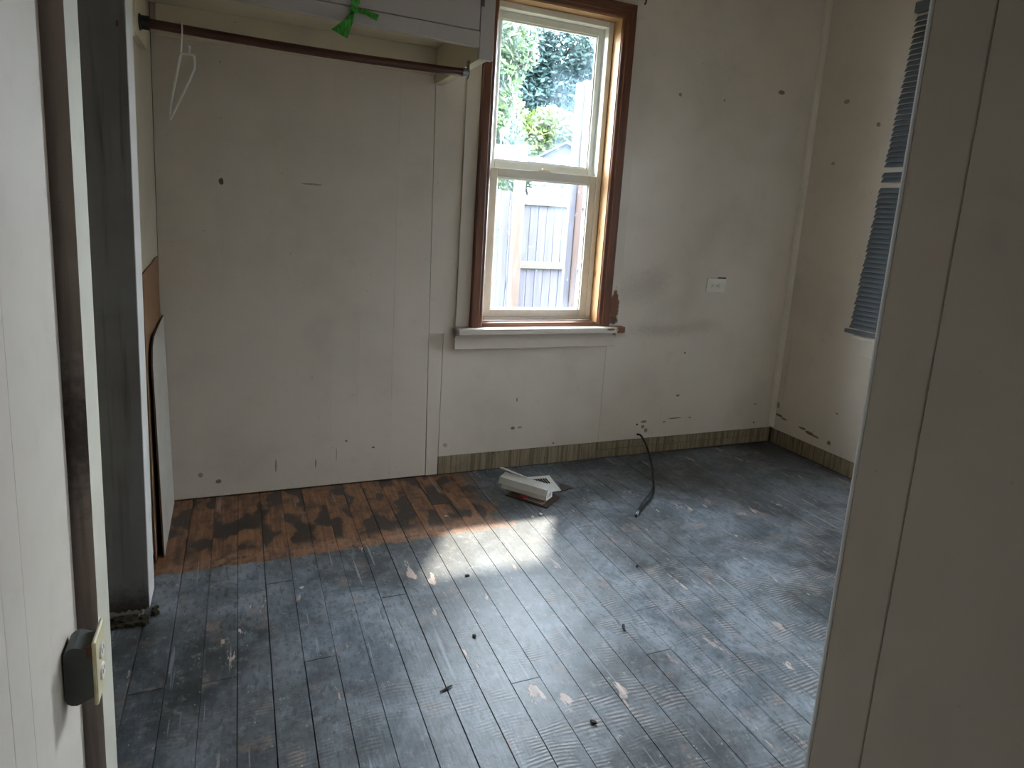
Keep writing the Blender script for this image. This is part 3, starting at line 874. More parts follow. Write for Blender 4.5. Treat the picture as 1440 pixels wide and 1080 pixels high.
b = NB(); add_tube(b, smooth_path(hook, 3), 0.0022, 8); part_w(link('hook', b, M_hang, smooth=True), hroot)
arm = smooth_path([hp3(-0.19, -0.165), hp3(-0.17, -0.145), hp3(-0.06, -0.095), hp3(0, -0.072), hp3(0.06, -0.095), hp3(0.17, -0.145), hp3(0.19, -0.165)], 5)
b = NB(); add_tube(b, arm, 0.0035, 8); part_w(link('arms', b, M_hang, smooth=True), hroot)
bar = smooth_path([hp3(-0.19, -0.165), hp3(-0.19, -0.182), hp3(-0.17, -0.190), hp3(0, -0.192), hp3(0.17, -0.190), hp3(0.19, -0.182), hp3(0.19, -0.165)], 4)
b = NB(); add_tube(b, bar, 0.003, 8); part_w(link('bar', b, M_hang, smooth=True), hroot)
for s in (-0.12, 0.12):
    b = NB(); add_tube(b, smooth_path([hp3(s, -0.118), hp3(s - 0.008, -0.106), hp3(s + 0.002, -0.101)], 3), 0.0025, 6); part_w(link('strap_hook', b, M_hang, smooth=True), hroot)

# green ribbon tied to the door knob
m_rib, nt_, pb = new_mat('green_ribbon')
g = G(nt_)
nt_.links.new(g.mix(g.ramp(g.noise(g.mapv(g.pos(), scale=(1, 1, 0.2)), 160, 3, 0.6), 0.35, 0.65), srgb(40, 132, 30), srgb(78, 178, 62)), pb.inputs['Base Color'])
pb.inputs['Roughness'].default_value = 0.35
rib = tag(empty('ribbon', (kx, YF, 1.80)), 'bright green ribbon knotted and hanging from the cabinet door', 'ribbon')
yr = YF - 0.006
kn = on_y(497, 13, yr)
wx = (1, 0, 0)
b = NB()
add_strip(b, [(kx, yr - 0.004, kz - 0.0145), (kx + 0.002, yr - 0.003, kz - 0.03), (kn.x + 0.004, yr - 0.002, kn.z + 0.045), (kn.x + 0.006, yr - 0.003, kn.z + 0.018), kn], [0.026, 0.028, 0.030, 0.027, 0.015], [(1, 0.1, 0), (1, -0.25, 0), (1, 0.3, 0), (1, 0.2, 0), (1, 0.3, 0)], 0.002)
part_w(link('band', b, m_rib, smooth=False), rib)
b = NB()
add_tube(b, smooth_path([kn + Vector((-0.009, -0.006, 0.004)), kn + Vector((0, -0.010, -0.001)), kn + Vector((0.010, -0.006, -0.006))], 3), 0.0075, 8)
part_w(link('knot', b, m_rib, smooth=True), rib)
e1 = on_y(477, 48, yr); m1 = on_y(490, 28, yr)
b = NB(); add_strip(b, [kn, kn.lerp(m1, 0.6) + Vector((0, -0.004, 0)), m1 + Vector((0, -0.007, 0)), e1 + Vector((0, -0.002, 0))], [0.013, 0.022, 0.036, 0.052], [(1, 0.2, 0.2), (1, -0.35, 0.35), (1, 0.4, 0.35), (1, -0.15, -0.45)], 0.002)
part_w(link('tail', b, m_rib), rib)
e2 = on_y(531, 26, yr); m2 = on_y(514, 19, yr)
b = NB(); add_strip(b, [kn, m2 + Vector((0, -0.005, 0.002)), e2 + Vector((0, -0.006, 0))], [0.012, 0.017, 0.020], [(0.3, 0, 1), (0.3, 0.5, 1), (0.45, 0.2, 1)], 0.002)
part_w(link('tail', b, m_rib), rib)

# ------------------------------------------------------------------ sheets leaning in the closet
M_hard = plain_mat('brown_hardboard', srgb(150, 112, 80), 0.7, var=0.08, dark=srgb(108, 76, 52))
M_whsheet = paint_mat('white_sheet', srgb(206, 200, 190), dirt_amt=0.35, seed=91.0, speck=0.8)
M_brk = plain_mat('sheet_edge_brown', srgb(88, 62, 44), 0.8)
def sheet(name, base, foot0, foot1, top_off, outline, th, mats, label, cat):
    """outline in (a along foot line 0..L, h height); leans onto the closet return wall"""
    f0, f1 = Vector(foot0), Vector(foot1)
    d = (f1 - f0); L = d.length; d.normalize()
    nrm = Vector((d.y, -d.x, 0))                     # toward the room
    H = max(h for a, h in outline)
    t = bmesh.new()
    A, B = [], []
    for a, h in outline:
        lean = -nrm * (top_off * h / H)
        p = f0 + d * a + Vector((0, 0, h)) + lean
        A.append(t.verts.new(p + nrm * th)); B.append(t.verts.new(p))
    f = t.faces.new(A); f2 = t.faces.new(B[::-1]); f2.material_index = 1
    for i in range(len(A)):
        ff = t.faces.new((A[i], B[i], B[(i + 1) % len(A)], A[(i + 1) % len(A)])); ff.material_index = 1
    b = NB(); merge(b, t)
    return tag(link(name, b, mats), label, cat)
sheet('hardboard_sheet', None, (-0.2715, 2.235, 0.001), (-0.2715, 2.655, 0.001), 0.008,
      [(0, 0), (0.42, 0), (0.42, 0.972), (0.34, 0.972), (0.25, 0.962), (0.10, 0.956), (0, 0.950)], 0.004, [M_hard, M_brk],
      'brown hardboard sheet leaning behind the white one in the closet', 'board')
sheet('white_sheet', None, (-0.2500, 2.262, 0.001), (-0.2560, 2.690, 0.001), 0.016,
      [(0, 0), (0.425, 0), (0.425, 0.750), (0.34, 0.748), (0.20, 0.742), (0.08, 0.735), (0.03, 0.715), (0.0, 0.66)], 0.005, [M_whsheet, M_brk],
      'white-faced sheet with curved broken top leaning in the closet', 'board')

# ------------------------------------------------------------------ outlets
M_plate = plain_mat('almond_plate', srgb(226, 218, 206), 0.4, var=0.04)
M_slot = plain_mat('dark_slot', srgb(24, 20, 18), 0.7)
oc = Vector((2.294, YB, 0.901))
outl = tag(empty('wall_outlet', oc), 'sideways white wall outlet right of the window', 'outlet')
def opart(name, bm, mat, parent, label=None):
    o = link(name, bm, mat); part_w(o, parent)
    if label: o['label'] = label
    return o
b = NB(); add_box(b, -0.062, 0.062, -0.0062, -0.0004, -0.037, 0.037, 0.0022, M=Matrix.Translation(oc) @ Matrix.Rotation(radians(1.5), 4, 'Y')); opart('plate', b, M_plate, outl)
b = NB(); add_box(b, 0.010, 0.062, -0.004, -0.0006, 0.0375, 0.043, 0.0, M=Matrix.Translation(oc)); opart('gap', b, M_slot, outl, 'dark gap above the loose plate')
for s in (-0.0195, 0.0195):
    b = NB(); add_tube(b, [(oc.x + s, oc.y - 0.0062, oc.z), (oc.x + s, oc.y - 0.0085, oc.z), (oc.x + s, oc.y - 0.009, oc.z)], [0.0165, 0.0165, 0.015], 16)
    rcp = opart('receptacle', b, M_plate, outl)
    b = NB()
    for (dx, dz, w, h) in ((-0.001, 0.0062, 0.007, 0.0022), (-0.001, -0.0062, 0.008, 0.0022)):
        add_box(b, oc.x + s + dx - w / 2, oc.x + s + dx + w / 2, oc.y - 0.0094, oc.y - 0.0088, oc.z + dz - h / 2, oc.z + dz + h / 2)
    add_tube(b, [(oc.x + s - 0.0095, oc.y - 0.0088, oc.z), (oc.x + s - 0.0095, oc.y - 0.0094, oc.z)], 0.0028, 8)
    o = link('slot', b, M_slot); o.parent = rcp
b = NB(); add_tube(b, [(oc.x, oc.y - 0.006, oc.z), (oc.x, oc.y - 0.0078, oc.z)], 0.0032, 8); opart('screw', b, M_zinc, outl)

# surface box on the hall wall
M_box = plain_mat('dark_grey_box', srgb(74, 76, 72), 0.55, 0.0, var=0.1)
M_ivory = plain_mat('ivory_plate', srgb(206, 194, 156), 0.45, var=0.1, dark=srgb(150, 128, 88))
by = 1.145
bx0 = lx(by)
bo = tag(empty('surface_outlet', (bx0, by, 0.40)), 'dark grey surface-mounted outlet box with ivory plate on hall wall', 'outlet')
MB = Matrix.Translation((bx0 + 0.0003, by, 0.398)) @ Matrix.Diagonal((1.17, 1.0, 1.0, 1.0))
def bpart(name, bm, mat, label=None, parent=None):
    o = link(name, bm, mat); o.parent = parent or bo
    if parent is None: o.matrix_parent_inverse = Matrix.Translation((-bx0, -by, -0.40))
    if label: o['label'] = label
    return o
t = bmesh.new()
pr = []
for (cx, cz, a0) in ((0.034, 0.036, 0), (0.0155, 0.036, 90), (0.0155, -0.040, 180), (0.034, -0.040, 270)):
    rr = 0.014 if a0 in (90, 180) else 0.006
    cxx = cx + (0.004 if a0 in (0, 270) else 0)
    for q in range(4):
        th = radians(a0 + 30 * q); pr.append((cxx + rr * cos(th) - (0.006 if a0 in (0, 270) else 0), cz + rr * sin(th) + (0.002 if cz > 0 else -0.002)))
fr = [t.verts.new((x, 0.0, z)) for x, z in pr]; bk = [t.verts.new((x, 0.054, z)) for x, z in pr]
t.faces.new(fr); t.faces.new(bk[::-1])
for i in range(len(fr)):
    t.faces.new((fr[i], bk[i], bk[(i + 1) % len(fr)], fr[(i + 1) % len(fr)]))
b = NB(); merge(b, t, 0, MB); bpart('box', b, M_box)
b = NB(); add_box(b, 0.0385, 0.0435, -0.010, 0.064, -0.056, 0.062, 0.002, M=MB); plt = bpart('plate', b, M_ivory, 'ivory cover plate')
for zc in (-0.017, 0.023):
    b = NB(); t = bmesh.new()
    ring = [t.verts.new((0.0436, 0.027 + 0.0165 * cos(2 * pi * i / 14), zc + 0.0145 * sin(2 * pi * i / 14))) for i in range(14)]
    ring2 = [t.verts.new((0.0462, 0.027 + 0.015 * cos(2 * pi * i / 14), zc + 0.013 * sin(2 * pi * i / 14))) for i in range(14)]
    t.faces.new(ring[::-1]); t.faces.new(ring2)
    for i in range(14): t.faces.new((ring[i], ring[(i + 1) % 14], ring2[(i + 1) % 14], ring2[i]))
    merge(b, t, 0, MB); bpart('receptacle', b, M_plate)
    b = NB()
    for dy in (-0.006, 0.006): add_box(b, 0.0463, 0.0466, 0.027 + dy - 0.001, 0.027 + dy + 0.001, zc - 0.002, zc + 0.006, M=MB)
    bpart('slot', b, M_slot)
b = NB(); add_box(b, 0.030, 0.040, -0.0025, 0.004, 0.030, 0.052, 0.001, M=MB); bpart('mounting_ear', b, plain_mat('rusty_ear', srgb(92, 62, 40), 0.8))

# ------------------------------------------------------------------ black cable
M_cable = plain_mat('black_cable', srgb(18, 18, 20), 0.4, var=0.02)
M_chrome = plain_mat('bright_connector', srgb(190, 192, 196), 0.25, 0.9, var=0.02)
cab_c = tag(empty('coax_cable', (1.9, YB, 0.0)), 'black cable coming out of a wall hole onto the floor', 'cable')
fpt = lambda x, y, z=0.0045: on_z(x, y, z)
hole = on_y(896.5, 611, YB)
path = [hole + Vector((0, 0.004, 0)), hole + Vector((0.012, -0.02, -0.004)), on_y(911, 632, YB - 0.05), fpt(917, 655, 0.006), fpt(919, 675), fpt(919, 690), fpt(915, 702), fpt(906, 711), fpt(897, 721)]
b = NB(); add_tube(b, smooth_path(path, 7), 0.0052, 8); part_w(link('jacket', b, M_cable, smooth=True), cab_c)
path2 = [fpt(918.5, 684, 0.011), fpt(914, 694, 0.010), fpt(906, 703, 0.006), fpt(900, 712, 0.006), fpt(897, 719, 0.009)]
b = NB(); add_tube(b, smooth_path(path2, 6), 0.0028, 6); part_w(link('ground_wire', b, M_cable, smooth=True), cab_c)
e0, e1_ = fpt(898, 719, 0.006), fpt(894, 726, 0.006)
b = NB(); add_tube(b, [e0, e0.lerp(e1_, 0.7)], 0.0066, 8); part_w(link('connector', b, M_chrome, smooth=True), cab_c)
b = NB(); add_tube(b, [e0.lerp(e1_, 0.7), e1_], 0.0052, 8); part_w(link('tip', b, M_cable, smooth=True), cab_c)

# ------------------------------------------------------------------ broken register on the floor
M_metal = paint_mat('painted_sheet_metal', srgb(222, 220, 214), dirt=srgb(120, 90, 70), dirt_amt=0.25, seed=95.0, speck=0.9)
M_grille = plain_mat('brown_grille', srgb(70, 44, 36), 0.5, 0.3, var=0.1)
M_red = plain_mat('red_plastic', srgb(170, 40, 44), 0.5)
# frame: a runs left->right along the long body, depth toward the wall
A0 = on_z(704, 690); A1 = on_z(767, 709)
la = (A1 - A0).length
du = (A1 - A0).normalized(); dv = Vector((-du.y, du.x, 0))
if dv.y < 0: dv = -dv
reg = tag(empty('vent_register', A0.lerp(A1, 0.5)), 'broken white metal vent register lying on the floor below the window', 'register')
def RG(a, v, z): return A0 + du * a + dv * v + Vector((0, 0, z))
def rpoly(bm, prof, a0, a1, mat=0, skew=0.0):
    """profile (v,z) extruded along a"""
    t = bmesh.new()
    P = [t.verts.new(RG(a0, v, z)) for v, z in prof]; Q = [t.verts.new(RG(a1 + skew * v, v, z)) for v, z in prof]
    t.faces.new(P[::-1]); t.faces.new(Q)
    for i in range(len(P)):
        j = (i + 1) % len(P); t.faces.new((P[i], P[j], Q[j], Q[i]))
    merge(bm, t, mat)
b = NB(); rpoly(b, [(0.004, 0.012), (0.006, 0.034), (0.020, 0.036), (0.020, 0.032), (0.010, 0.030), (0.008, 0.012)], 0.0, la)
part_w(link('front_lip', b, M_metal), reg)
b = NB(); rpoly(b, [(-0.002, 0.034), (0.010, 0.058), (0.058, 0.066), (0.060, 0.062), (0.014, 0.054), (0.004, 0.034)], -0.014, la - 0.004); part_w(link('top_shell', b, M_metal), reg)
b = NB(); rpoly(b, [(0.005, 0.012), (0.000, 0.034), (0.011, 0.056), (0.058, 0.062), (0.060, 0.012)], la - 0.003, la + 0.001); ecap = link('end_cap', b, M_metal); part_w(ecap, reg)
b = NB()
for i in range(3):
    v = 0.012 + 0.014 * i
    rpoly(b, [(v, 0.022), (v + 0.002, 0.040), (v + 0.005, 0.040), (v + 0.003, 0.022)], la + 0.0012, la + 0.0018)
o = link('slot', b, M_slot); part_w(o, reg)
b = NB()
t = bmesh.new()
fl = [RG(-0.034, 0.040, 0.084), RG(0.10, 0.056, 0.064), RG(0.10, 0.066, 0.062), RG(-0.030, 0.056, 0.082)]
P = [t.verts.new(p) for p in fl]; Q = [t.verts.new(p + Vector((0, 0, 0.003))) for p in fl]
t.faces.new(P[::-1]); t.faces.new(Q)
for i in range(4): t.faces.new((P[i], P[(i + 1) % 4], Q[(i + 1) % 4], Q[i]))
merge(b, t); part_w(link('bent_flange', b, M_metal), reg)
# face plate with louvres leaning behind
c0, c1, c2, c3 = on_z(736, 672, 0.050), on_z(772, 669, 0.045), on_z(789, 690, 0.006), on_z(764, 694, 0.014)
def plate_obj(name, corners, th, mat, parent):
    t = bmesh.new()
    n = (corners[1] - corners[0]).cross(corners[2] - corners[0]).normalized()
    if n.z < 0: n = -n
    P = [t.verts.new(p) for p in corners]; Q = [t.verts.new(p + n * th) for p in corners]
    t.faces.new(P[::-1]); t.faces.new(Q)
    for i in range(len(P)):
        j = (i + 1) % len(P); t.faces.new((P[i], P[j], Q[j], Q[i]))
    bb = NB(); merge(bb, t); return part_w(link(name, bb, mat), parent)
fp = plate_obj('face_plate', [c0, c1, c2, c3], 0.003, M_metal, reg)
nrm_ = (c1 - c0).cross(c2 - c0).normalized()
if nrm_.z < 0: nrm_ = -nrm_
def bil(a, b_): return (c0.lerp(c1, a)).lerp(c3.lerp(c2, a), b_) + nrm_ * 0.0032
for i in range(7):
    a = 0.12 + 0.10 * i
    bb = NB(); t = bmesh.new()
    cs = [bil(a, 0.18), bil(a + 0.05, 0.18), bil(a + 0.05, 0.5), bil(a, 0.5)]
    P = [t.verts.new(p) for p in cs]; Q = [t.verts.new(p + nrm_ * 0.002) for p in cs]
    t.faces.new(P[::-1]); t.faces.new(Q)
    for q in range(4): t.faces.new((P[q], P[(q + 1) % 4], Q[(q + 1) % 4], Q[q]))
    merge(bb, t); part_w(link('louvre', bb, M_slot), reg)
# brown grille lying under it
gq = [on_z(711, 697, 0.002), on_z(769, 715, 0.002), on_z(787, 700, 0.002), on_z(745, 680, 0.002)]
grl = tag(empty('floor_grille', gq[0].lerp(gq[2], 0.5)), 'dark brown perforated grille lying flat under the white register', 'grille')
plate_obj('grille_plate', gq, 0.004, M_grille, grl)
for i in range(9):
    for j in range(3):
        c = gq[0].lerp(gq[1], 0.42 + 0.055 * i).lerp(gq[3].lerp(gq[2], 0.42 + 0.055 * i), 0.08 + 0.10 * j) + Vector((0, 0, 0.0062))
        bb = NB(); add_box(bb, -0.004, 0.004, -0.0035, 0.0035, 0, 0.0012, M=Matrix.Translation(c) @ Matrix.Rotation(math.atan2(du.y, du.x), 4, 'Z'))
        part_w(link('stud', bb, plain_mat('pale_stud', srgb(180, 160, 150), 0.5) if i + j == 0 else bpy.data.materials['pale_stud']), grl)
rp = on_z(736, 699, 0.008)
b = NB(); add_tube(b, smooth_path([rp + du * -0.018, rp, rp + du * 0.018], 3), [0.003, 0.008, 0.010, 0.010, 0.010, 0.008, 0.004], 10)
tag(link('red_cap', b, M_red, smooth=True), 'small red plastic cap under the white register edge', 'cap')
# flat dark scrap behind
b = NB(); sq = [on_z(786, 680, 0.001), on_z(800, 684, 0.001), on_z(805, 687, 0.001), on_z(788, 692, 0.001)]
t = bmesh.new(); P = [t.verts.new(p) for p in sq]; Q = [t.verts.new(p + Vector((0, 0, 0.004))) for p in sq]
t.faces.new(P[::-1]); t.faces.new(Q)
for i in range(4): t.faces.new((P[i], P[(i + 1) % 4], Q[(i + 1) % 4], Q[i]))
merge(b, t); tag(link('tile_scrap', b, plain_mat('dark_tile', srgb(58, 52, 48), 0.35)), 'flat dark scrap beside the white register', 'scrap')

# loose paint chips and splinters
M_chip = plain_mat('paint_chip', srgb(196, 196, 190), 0.6)
M_spl = plain_mat('dark_splinter', srgb(34, 28, 24), 0.8)
chips = [((760, 724), 0.014, M_chip, 'curled pale paint flake on the sunlit floor beside the register', 'flake'),
         ((627, 727), 0.012, M_chip, 'pale paint flake on the bare brown boards near the sun patch', 'flake'),
         ((424, 828), 0.012, M_chip, 'pale crumpled flake on dark boards in front of the closet', 'flake'),
         ((877, 884), 0.022, M_spl, 'black splinter stuck in a board seam in front of the cable', 'splinter'),
         ((834, 1017), 0.012, M_spl, 'small black crumb on the rippled boards near the hall', 'crumb'),
         ((628, 969), 0.030, M_spl, 'thin dark twig lying across the scraped boards', 'twig'),
         ((657, 810), 0.010, M_spl, 'tiny dark crumb at the edge of the sun patch', 'crumb'),
         ((896, 797), 0.008, M_spl, 'tiny dark crumb on blue-grey boards below the cable end', 'crumb'),
         ((667, 895), 0.009, M_spl, 'tiny dark crumb beside the pale paint smear', 'crumb')]
for (q, s, mt, lb, ct) in chips:
    p = on_z(*q)
    b = NB(); t = bmesh.new()
    n = 7
    el = 0.10 if ct == 'twig' else (0.25 if ct == 'splinter' else 0.7)
    ring = []
    for i in range(n):
        th = 2 * pi * i / n; r = s * random.uniform(0.6, 1.0)
        ring.append((r * cos(th), r * el * sin(th), abs(sin(th * 1.5)) * s * (0.08 if ct == 'twig' else 0.3)))
    lo = [t.verts.new((x, y, z + 0.0004)) for x, y, z in ring]; hi = [t.verts.new((x * 0.92, y * 0.92, z + 0.0024)) for x, y, z in ring]
    t.faces.new(lo[::-1]); t.faces.new(hi)
    for i in range(n): t.faces.new((lo[i], lo[(i + 1) % n], hi[(i + 1) % n], hi[i]))
    merge(b, t, 0, Matrix.Rotation(random.uniform(0, 3) if ct != 'twig' else 0.35, 4, 'Z'))
    o = link('paint_' + ct if mt is M_chip else ('wood_' + ct), b, mt); o.location = p
    tag(o, lb, ct)

# ------------------------------------------------------------------ mini blind
M_slat = plain_mat('slate_blue_slat', srgb(94, 99, 104), 0.45, var=0.08)
M_cord = plain_mat('blind_cord', srgb(200, 200, 196), 0.7)
blind = tag(empty('mini_blind', rw(0.9, 0.03, 0.70)), 'dark grey-blue mini blind with gaps hanging on the cream wall', 'blind')
BS0, BS1 = 0.535, 1.46
def swing(z): return -0.066 * (2.19 - z)       # hangs a little out of plumb
b = NB(); rwbox(b, BS0 - 0.012, BS1, 0.012, 0.040, 2.190, 2.235, 0.002); part_w(link('head_rail', b, M_slat), blind)
ns = 61
for i in range(ns):
    z = 2.165 - i * 0.0233
    if i in (28, 31): continue
    b = NB()
    sh = swing(z) + random.uniform(-0.003, 0.003)
    t = bmesh.new()
    prof = [(0.0090, -0.0118), (0.0060, -0.0040), (0.0005, 0.0050), (-0.0060, 0.0122)]   # (t,z) curved slat, nearly closed
    tilt = random.uniform(-0.0006, 0.0006)
    lo, hi = [], []
    for (tt, zz) in prof:
        lo.append(t.verts.new(rw(BS0 + sh, 0.026 + tt, z + zz + tilt))); hi.append(t.verts.new(rw(BS1 + sh, 0.026 + tt, z + zz - tilt)))
    lo2 = [t.verts.new(v.co + Vector((0.0010, 0, 0.0004))) for v in lo]; hi2 = [t.verts.new(v.co + Vector((0.0010, 0, 0.0004))) for v in hi]
    for k in range(3):
        t.faces.new((lo[k], hi[k], hi[k + 1], lo[k + 1])); t.faces.new((lo2[k], lo2[k + 1], hi2[k + 1], hi2[k]))
        t.faces.new((lo[k], lo[k + 1], lo2[k + 1], lo2[k])); t.faces.new((hi[k], hi2[k], hi2[k + 1], hi[k + 1]))
    t.faces.new((lo[0], lo2[0], hi2[0], hi[0])); t.faces.new((lo[3], hi[3], hi2[3], lo2[3]))
    merge(b, t); part_w(link('slat', b, M_slat), blind)
b = NB(); rwbox(b, BS0 - 0.120, BS1 - 0.09, 0.018, 0.036, 0.728, 0.746, 0.002); part_w(link('bottom_rail', b, M_slat), blind)
for s in (0.72, 1.30):
    b = NB(); add_tube(b, [rw(s, 0.033, 2.20), rw(s - 0.09, 0.033, 0.745)], 0.0008, 5); part_w(link('ladder_cord', b, M_cord), blind)
# small curtain hook beside the window head
b = NB()
hk = on_y(906, 2, YB - 0.002)
add_tube(b, smooth_path([hk + Vector((0, 0, 0.03)), hk + Vector((0, -0.012, 0.012)), hk + Vector((0, -0.016, -0.006)), hk + Vector((0, -0.006, -0.014))], 4), 0.004, 8)
tag(link('curtain_hook', b, M_iron, smooth=True), 'dark metal curtain hook at the top corner of the window', 'hook')

# ------------------------------------------------------------------ outside the window
GZ = -0.30
M_ground = plain_mat('yard_grass', srgb(43, 47, 28), 0.95, var=0.2, scale=6)
bm = NB(); add_box(bm, -30, 40, YB + 0.16, 45, GZ - 0.2, GZ); add_box(bm, -30, 40, -30, YB + 0.155, GZ - 0.2, GZ - 0.05)
tag(link('ground', bm, M_ground), 'grassy yard outside the house', 'ground', kind='structure')
M_eave = plain_mat('eave_paint', srgb(123, 120, 115), 0.7)
bm = NB(); add_box(bm, -1.3, 3.2, YB + 0.152, 3.335, 2.228, 2.34)  # added out of view; keeps direct sun off the upper sash
tag(link('added_eave', bm, M_eave), 'unseen roof eave added above the window to cut the sun', 'eave', kind='structure')
M_fence = wood_mat('weathered_fence', srgb(60, 57, 63), srgb(46, 44, 51), 'Z', 6, 0.8)
M_post = wood_mat('warm_post', srgb(71, 57, 46), srgb(57, 43, 33), 'Z', 6, 0.8)
M_rail = wood_mat('fence_rail', srgb(67, 61, 52), srgb(55, 49, 41), 'X', 6, 0.8)
FYY = 6.0
fence = tag(empty('board_fence', (3.0, FYY, GZ)), 'grey board fence with lattice top beyond the window', 'fence')
xpost = 2.500
z_lr0, z_lr1 = 1.306, 1.378
x = xpost + 0.10
while x < 4.6:
    b = NB(); add_box(b, x, x + 0.088, FYY + 0.02, FYY + 0.038, GZ + 0.04, z_lr0, 0.003, M=Matrix.Translation((0, random.uniform(-0.004, 0.004), 0))); part_w(link('board', b, M_fence), fence)
    x += 0.092
for (z0, z1) in ((z_lr0, z_lr1), (0.672, 0.745), (1.72, 1.77)):
    b = NB(); add_box(b, xpost + 0.095, 4.6, FYY - 0.02, FYY + 0.019 if z0 < 1.2 else FYY + 0.04, z0, z1, 0.003); part_w(link('rail', b, M_rail if z0 < 1.2 else M_post), fence)
for sgn, yo in ((1, 0.0), (-1, 0.009)):
    k = 0
    while k < 26:
        xs = xpost - 0.25 + k * 0.098
        za, zb = z_lr1, 1.72
        dxx = (zb - za)
        xa, xb = (xs, xs + dxx) if sgn > 0 else (xs + dxx, xs)
        k += 1
        if min(xa, xb) < xpost + 0.1 or max(xa, xb) > 4.55: continue
        b = NB(); t = bmesh.new(); w = 0.026
        q = [(xa - w, za), (xa + w, za), (xb + w, zb), (xb - w, zb)]
        P = [t.verts.new((xx, FYY + yo, zz)) for xx, zz in q]; Q = [t.verts.new((xx, FYY + yo + 0.008, zz)) for xx, zz in q]
        t.faces.new(P); t.faces.new(Q[::-1])
        for i in range(4): t.faces.new((P[i], P[(i + 1) % 4], Q[(i + 1) % 4], Q[i]))
        merge(b, t); part_w(link('lattice_strip', b, M_fence), fence)
b = NB(); add_box(b, xpost, xpost + 0.094, FYY - 0.05, FYY + 0.044, GZ, 1.875, 0.004); part_w(link('post', b, M_post), fence)
b = NB(); add_box(b, 4.2, 4.294, FYY - 0.05, FYY + 0.018, GZ, 1.875, 0.004); part_w(link('post', b, M_post), fence)
b = NB(); add_box(b, xpost - 1.6, xpost - 0.001, FYY - 0.03, FYY + 0.02, 1.715, 1.855, 0.004); part_w(link('beam', b, M_post), fence)
# second run going back from the post
side = tag(empty('side_fence', (xpost - 0.2, FYY + 0.3, GZ)), 'pale board fence running back from the warm wooden post', 'fence')
dirv = Vector((-0.75, 0.66, 0)).normalized()
for i in range(26):
    p = Vector((xpost + 0.085, FYY + 0.055, 0)) + dirv * (0.10 * i)
    Mx = Matrix.Translation((p.x, p.y, 0)) @ Matrix.Rotation(math.atan2(dirv.y, dirv.x), 4, 'Z')
    b = NB(); add_box(b, 0, 0.094, -0.009, 0.009, GZ + 0.05, 1.42 + 0.01 * (i % 3), 0.003, M=Mx); part_w(link('board', b, M_fence), side)
b = NB(); p = Vector((xpost + 0.085, FYY + 0.055, 0))
add_box(b, 0, 2.6, -0.05, -0.0095, 0.45, 0.53, 0.003, M=Matrix.Translation((p.x, p.y, 0)) @ Matrix.Rotation(math.atan2(dirv.y, dirv.x), 4, 'Z')); part_w(link('rail', b, M_rail), side)
tp = tag(empty('timber_post', (2.40, 4.5, GZ)), 'tall timber post standing before the lattice fence', 'post')
b = NB(); add_box(b, 2.340, 2.392, 4.5, 4.55, GZ, 2.20, 0.004); part_w(link('grey_half', b, M_fence), tp)
b = NB(); add_box(b, 2.393, 2.445, 4.49, 4.56, GZ, 2.22, 0.004); part_w(link('brown_half', b, wood_mat('pinkish_post', srgb(69, 52, 44), srgb(52, 36, 31), 'Z', 6, 0.8)), tp)
# neighbouring shed
M_shed = plain_mat('blue_grey_siding', srgb(52, 53, 63), 0.8, var=0.06)
M_roof = plain_mat('grey_shingles', srgb(44, 46, 52), 0.85, var=0.15)
shed = tag(empty('garden_shed', (6.06, 12, GZ)), 'blue-grey gabled shed beyond the lattice fence', 'shed')
shed.rotation_euler.z = radians(-25)
pk, el = 2.71, 2.34
x0s, x1s = 5.42, 6.70
xm_ = 6.06
b = NB(); add_extr(b, [(x0s, 12, GZ), (x1s, 12, GZ), (x1s, 12, el - 0.05), (xm_, 12, pk - 0.05), (x0s, 12, el - 0.05)], (0, 2.0, 0)); part_w(link('wall', b, M_shed), shed)
for (xa, za, xb, zb) in ((x0s - 0.12, el - 0.06, xm_, pk), (xm_, pk, x1s + 0.12, el - 0.06)):
    b = NB(); add_extr(b, [(xa, 11.88, za), (xb, 11.88, zb), (xb, 11.88, zb - 0.05), (xa, 11.88, za - 0.05)], (0, 2.2, 0)); part_w(link('roof_slope', b, M_roof), shed)
for i in range(9):
    zz = GZ + 0.2 + i * 0.24
    b = NB(); add_box(b, x0s, x1s, 11.985, 11.999, zz, zz + 0.22); part_w(link('siding_board', b, M_shed), shed)
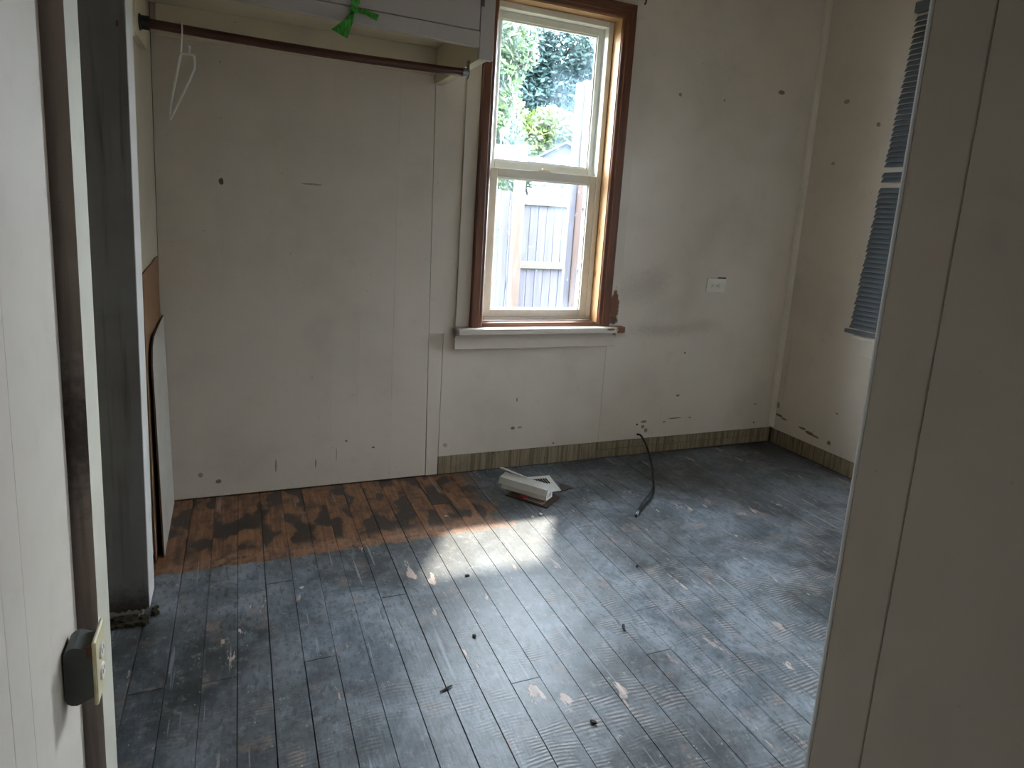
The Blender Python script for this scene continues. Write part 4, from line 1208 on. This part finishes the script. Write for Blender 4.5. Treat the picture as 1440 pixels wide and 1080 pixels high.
# trees
def leaf_mat(name, c1, c2):
    m, nt, b = new_mat(name)
    g = G(nt)
    col = g.mix(g.ramp(g.noise(g.pos(), 1.6, 3, 0.6), 0.35, 0.65), c1, c2)
    out = nt.nodes['Material Output']
    b.inputs['Roughness'].default_value = 0.6
    nt.links.new(col, b.inputs['Base Color'])
    tl = g.n('ShaderNodeBsdfTranslucent'); nt.links.new(col, tl.inputs[0])
    mx = g.n('ShaderNodeMixShader'); mx.inputs[0].default_value = 0.45
    nt.links.new(b.outputs[0], mx.inputs[1]); nt.links.new(tl.outputs[0], mx.inputs[2]); nt.links.new(mx.outputs[0], out.inputs['Surface'])
    return m
M_bark = wood_mat('bark', srgb(60, 51, 41), srgb(38, 31, 26), 'Z', 5, 0.9)
def tree(name, label, cx, cy, blobs, n, size, mat, seed, trunk_h):
    rr = random.Random(seed)
    root = tag(empty(name, (cx, cy, GZ)), label, 'tree', 'trees beyond the fence')
    verts, faces = [], []
    tot = sum(b[3] ** 2 for b in blobs)
    for (bx, by_, bz, br) in blobs:
        for i in range(int(n * br * br / tot)):
            while True:
                v = Vector((rr.uniform(-1, 1), rr.uniform(-1, 1), rr.uniform(-1, 1)))
                if 0.15 < v.length < 1: break
            v *= br
            c = Vector((bx, by_, bz)) + v
            s = size * rr.uniform(0.6, 1.3)
            a = Vector((rr.gauss(0, 1), rr.gauss(0, 1), rr.gauss(0, 1))).normalized(); b2 = a.orthogonal().normalized() * 0.55
            k = len(verts)
            verts += [c - a * s, c - b2 * s, c + a * s, c + b2 * s]; faces.append((k, k + 1, k + 2, k + 3))
    me = bpy.data.meshes.new('crown'); me.from_pydata([tuple(v) for v in verts], [], faces); me.materials.append(mat)
    o = bpy.data.objects.new('crown', me); COL.objects.link(o); part_w(o, root); o['kind'] = 'stuff'
    b = NB(); add_tube(b, smooth_path([(cx, cy, GZ), (cx + 0.05, cy, GZ + trunk_h * 0.5), (cx - 0.03, cy + 0.05, GZ + trunk_h)], 4), [0.14 - 0.008 * i for i in range(9)], 8)
    for (bx, by_, bz, br) in blobs:
        add_tube(b, smooth_path([(cx, cy, GZ + trunk_h * 0.8), ((cx + bx) / 2, (cy + by_) / 2, (GZ + trunk_h + bz) / 2), (bx, by_, bz)], 4), [0.06 - 0.006 * i for i in range(9)], 6)
    part_w(link('trunk', b, M_bark, smooth=True), root)
    return root
ML1 = leaf_mat('sunny_leaves', srgb(57, 74, 23), srgb(78, 89, 35))
ML2 = leaf_mat('blue_green_leaves', srgb(26, 50, 50), srgb(38, 63, 58))
ML3 = leaf_mat('mid_leaves', srgb(42, 64, 42), srgb(63, 81, 38))
tree('shrub_tree', 'sunny yellow-green bushy tree behind the shed', 7.0, 15.3, [(5.5, 15.1, 2.3, 0.9), (6.4, 15.3, 2.7, 0.9), (7.3, 15.4, 3.0, 0.95), (8.2, 15.3, 2.9, 0.95), (5.9, 15.4, 3.3, 0.8)], 16000, 0.085, ML1, 1, 1.2)
tree('shade_tree', 'tall blue-green tree rising behind the sunny bushes', 8.6, 18.2, [(7.0, 18.0, 4.0, 1.3), (8.4, 18.2, 4.3, 1.4), (9.8, 18.4, 4.0, 1.3), (7.4, 18.3, 5.6, 1.2), (9.0, 18.2, 5.8, 1.3), (10.3, 18.2, 5.6, 1.2), (6.4, 18.0, 3.0, 1.1)], 34000, 0.10, ML2, 2, 2.6)
tree('garden_tree', 'mid-green tree with sky gaps over the arbor beam', 3.9, 10.4, [(3.8, 10.2, 2.4, 0.55), (3.7, 10.4, 3.2, 0.6), (4.1, 10.6, 3.9, 0.55), (3.2, 10.4, 2.7, 0.6), (3.3, 10.5, 3.8, 0.6)], 9000, 0.065, ML3, 3, 2.4)
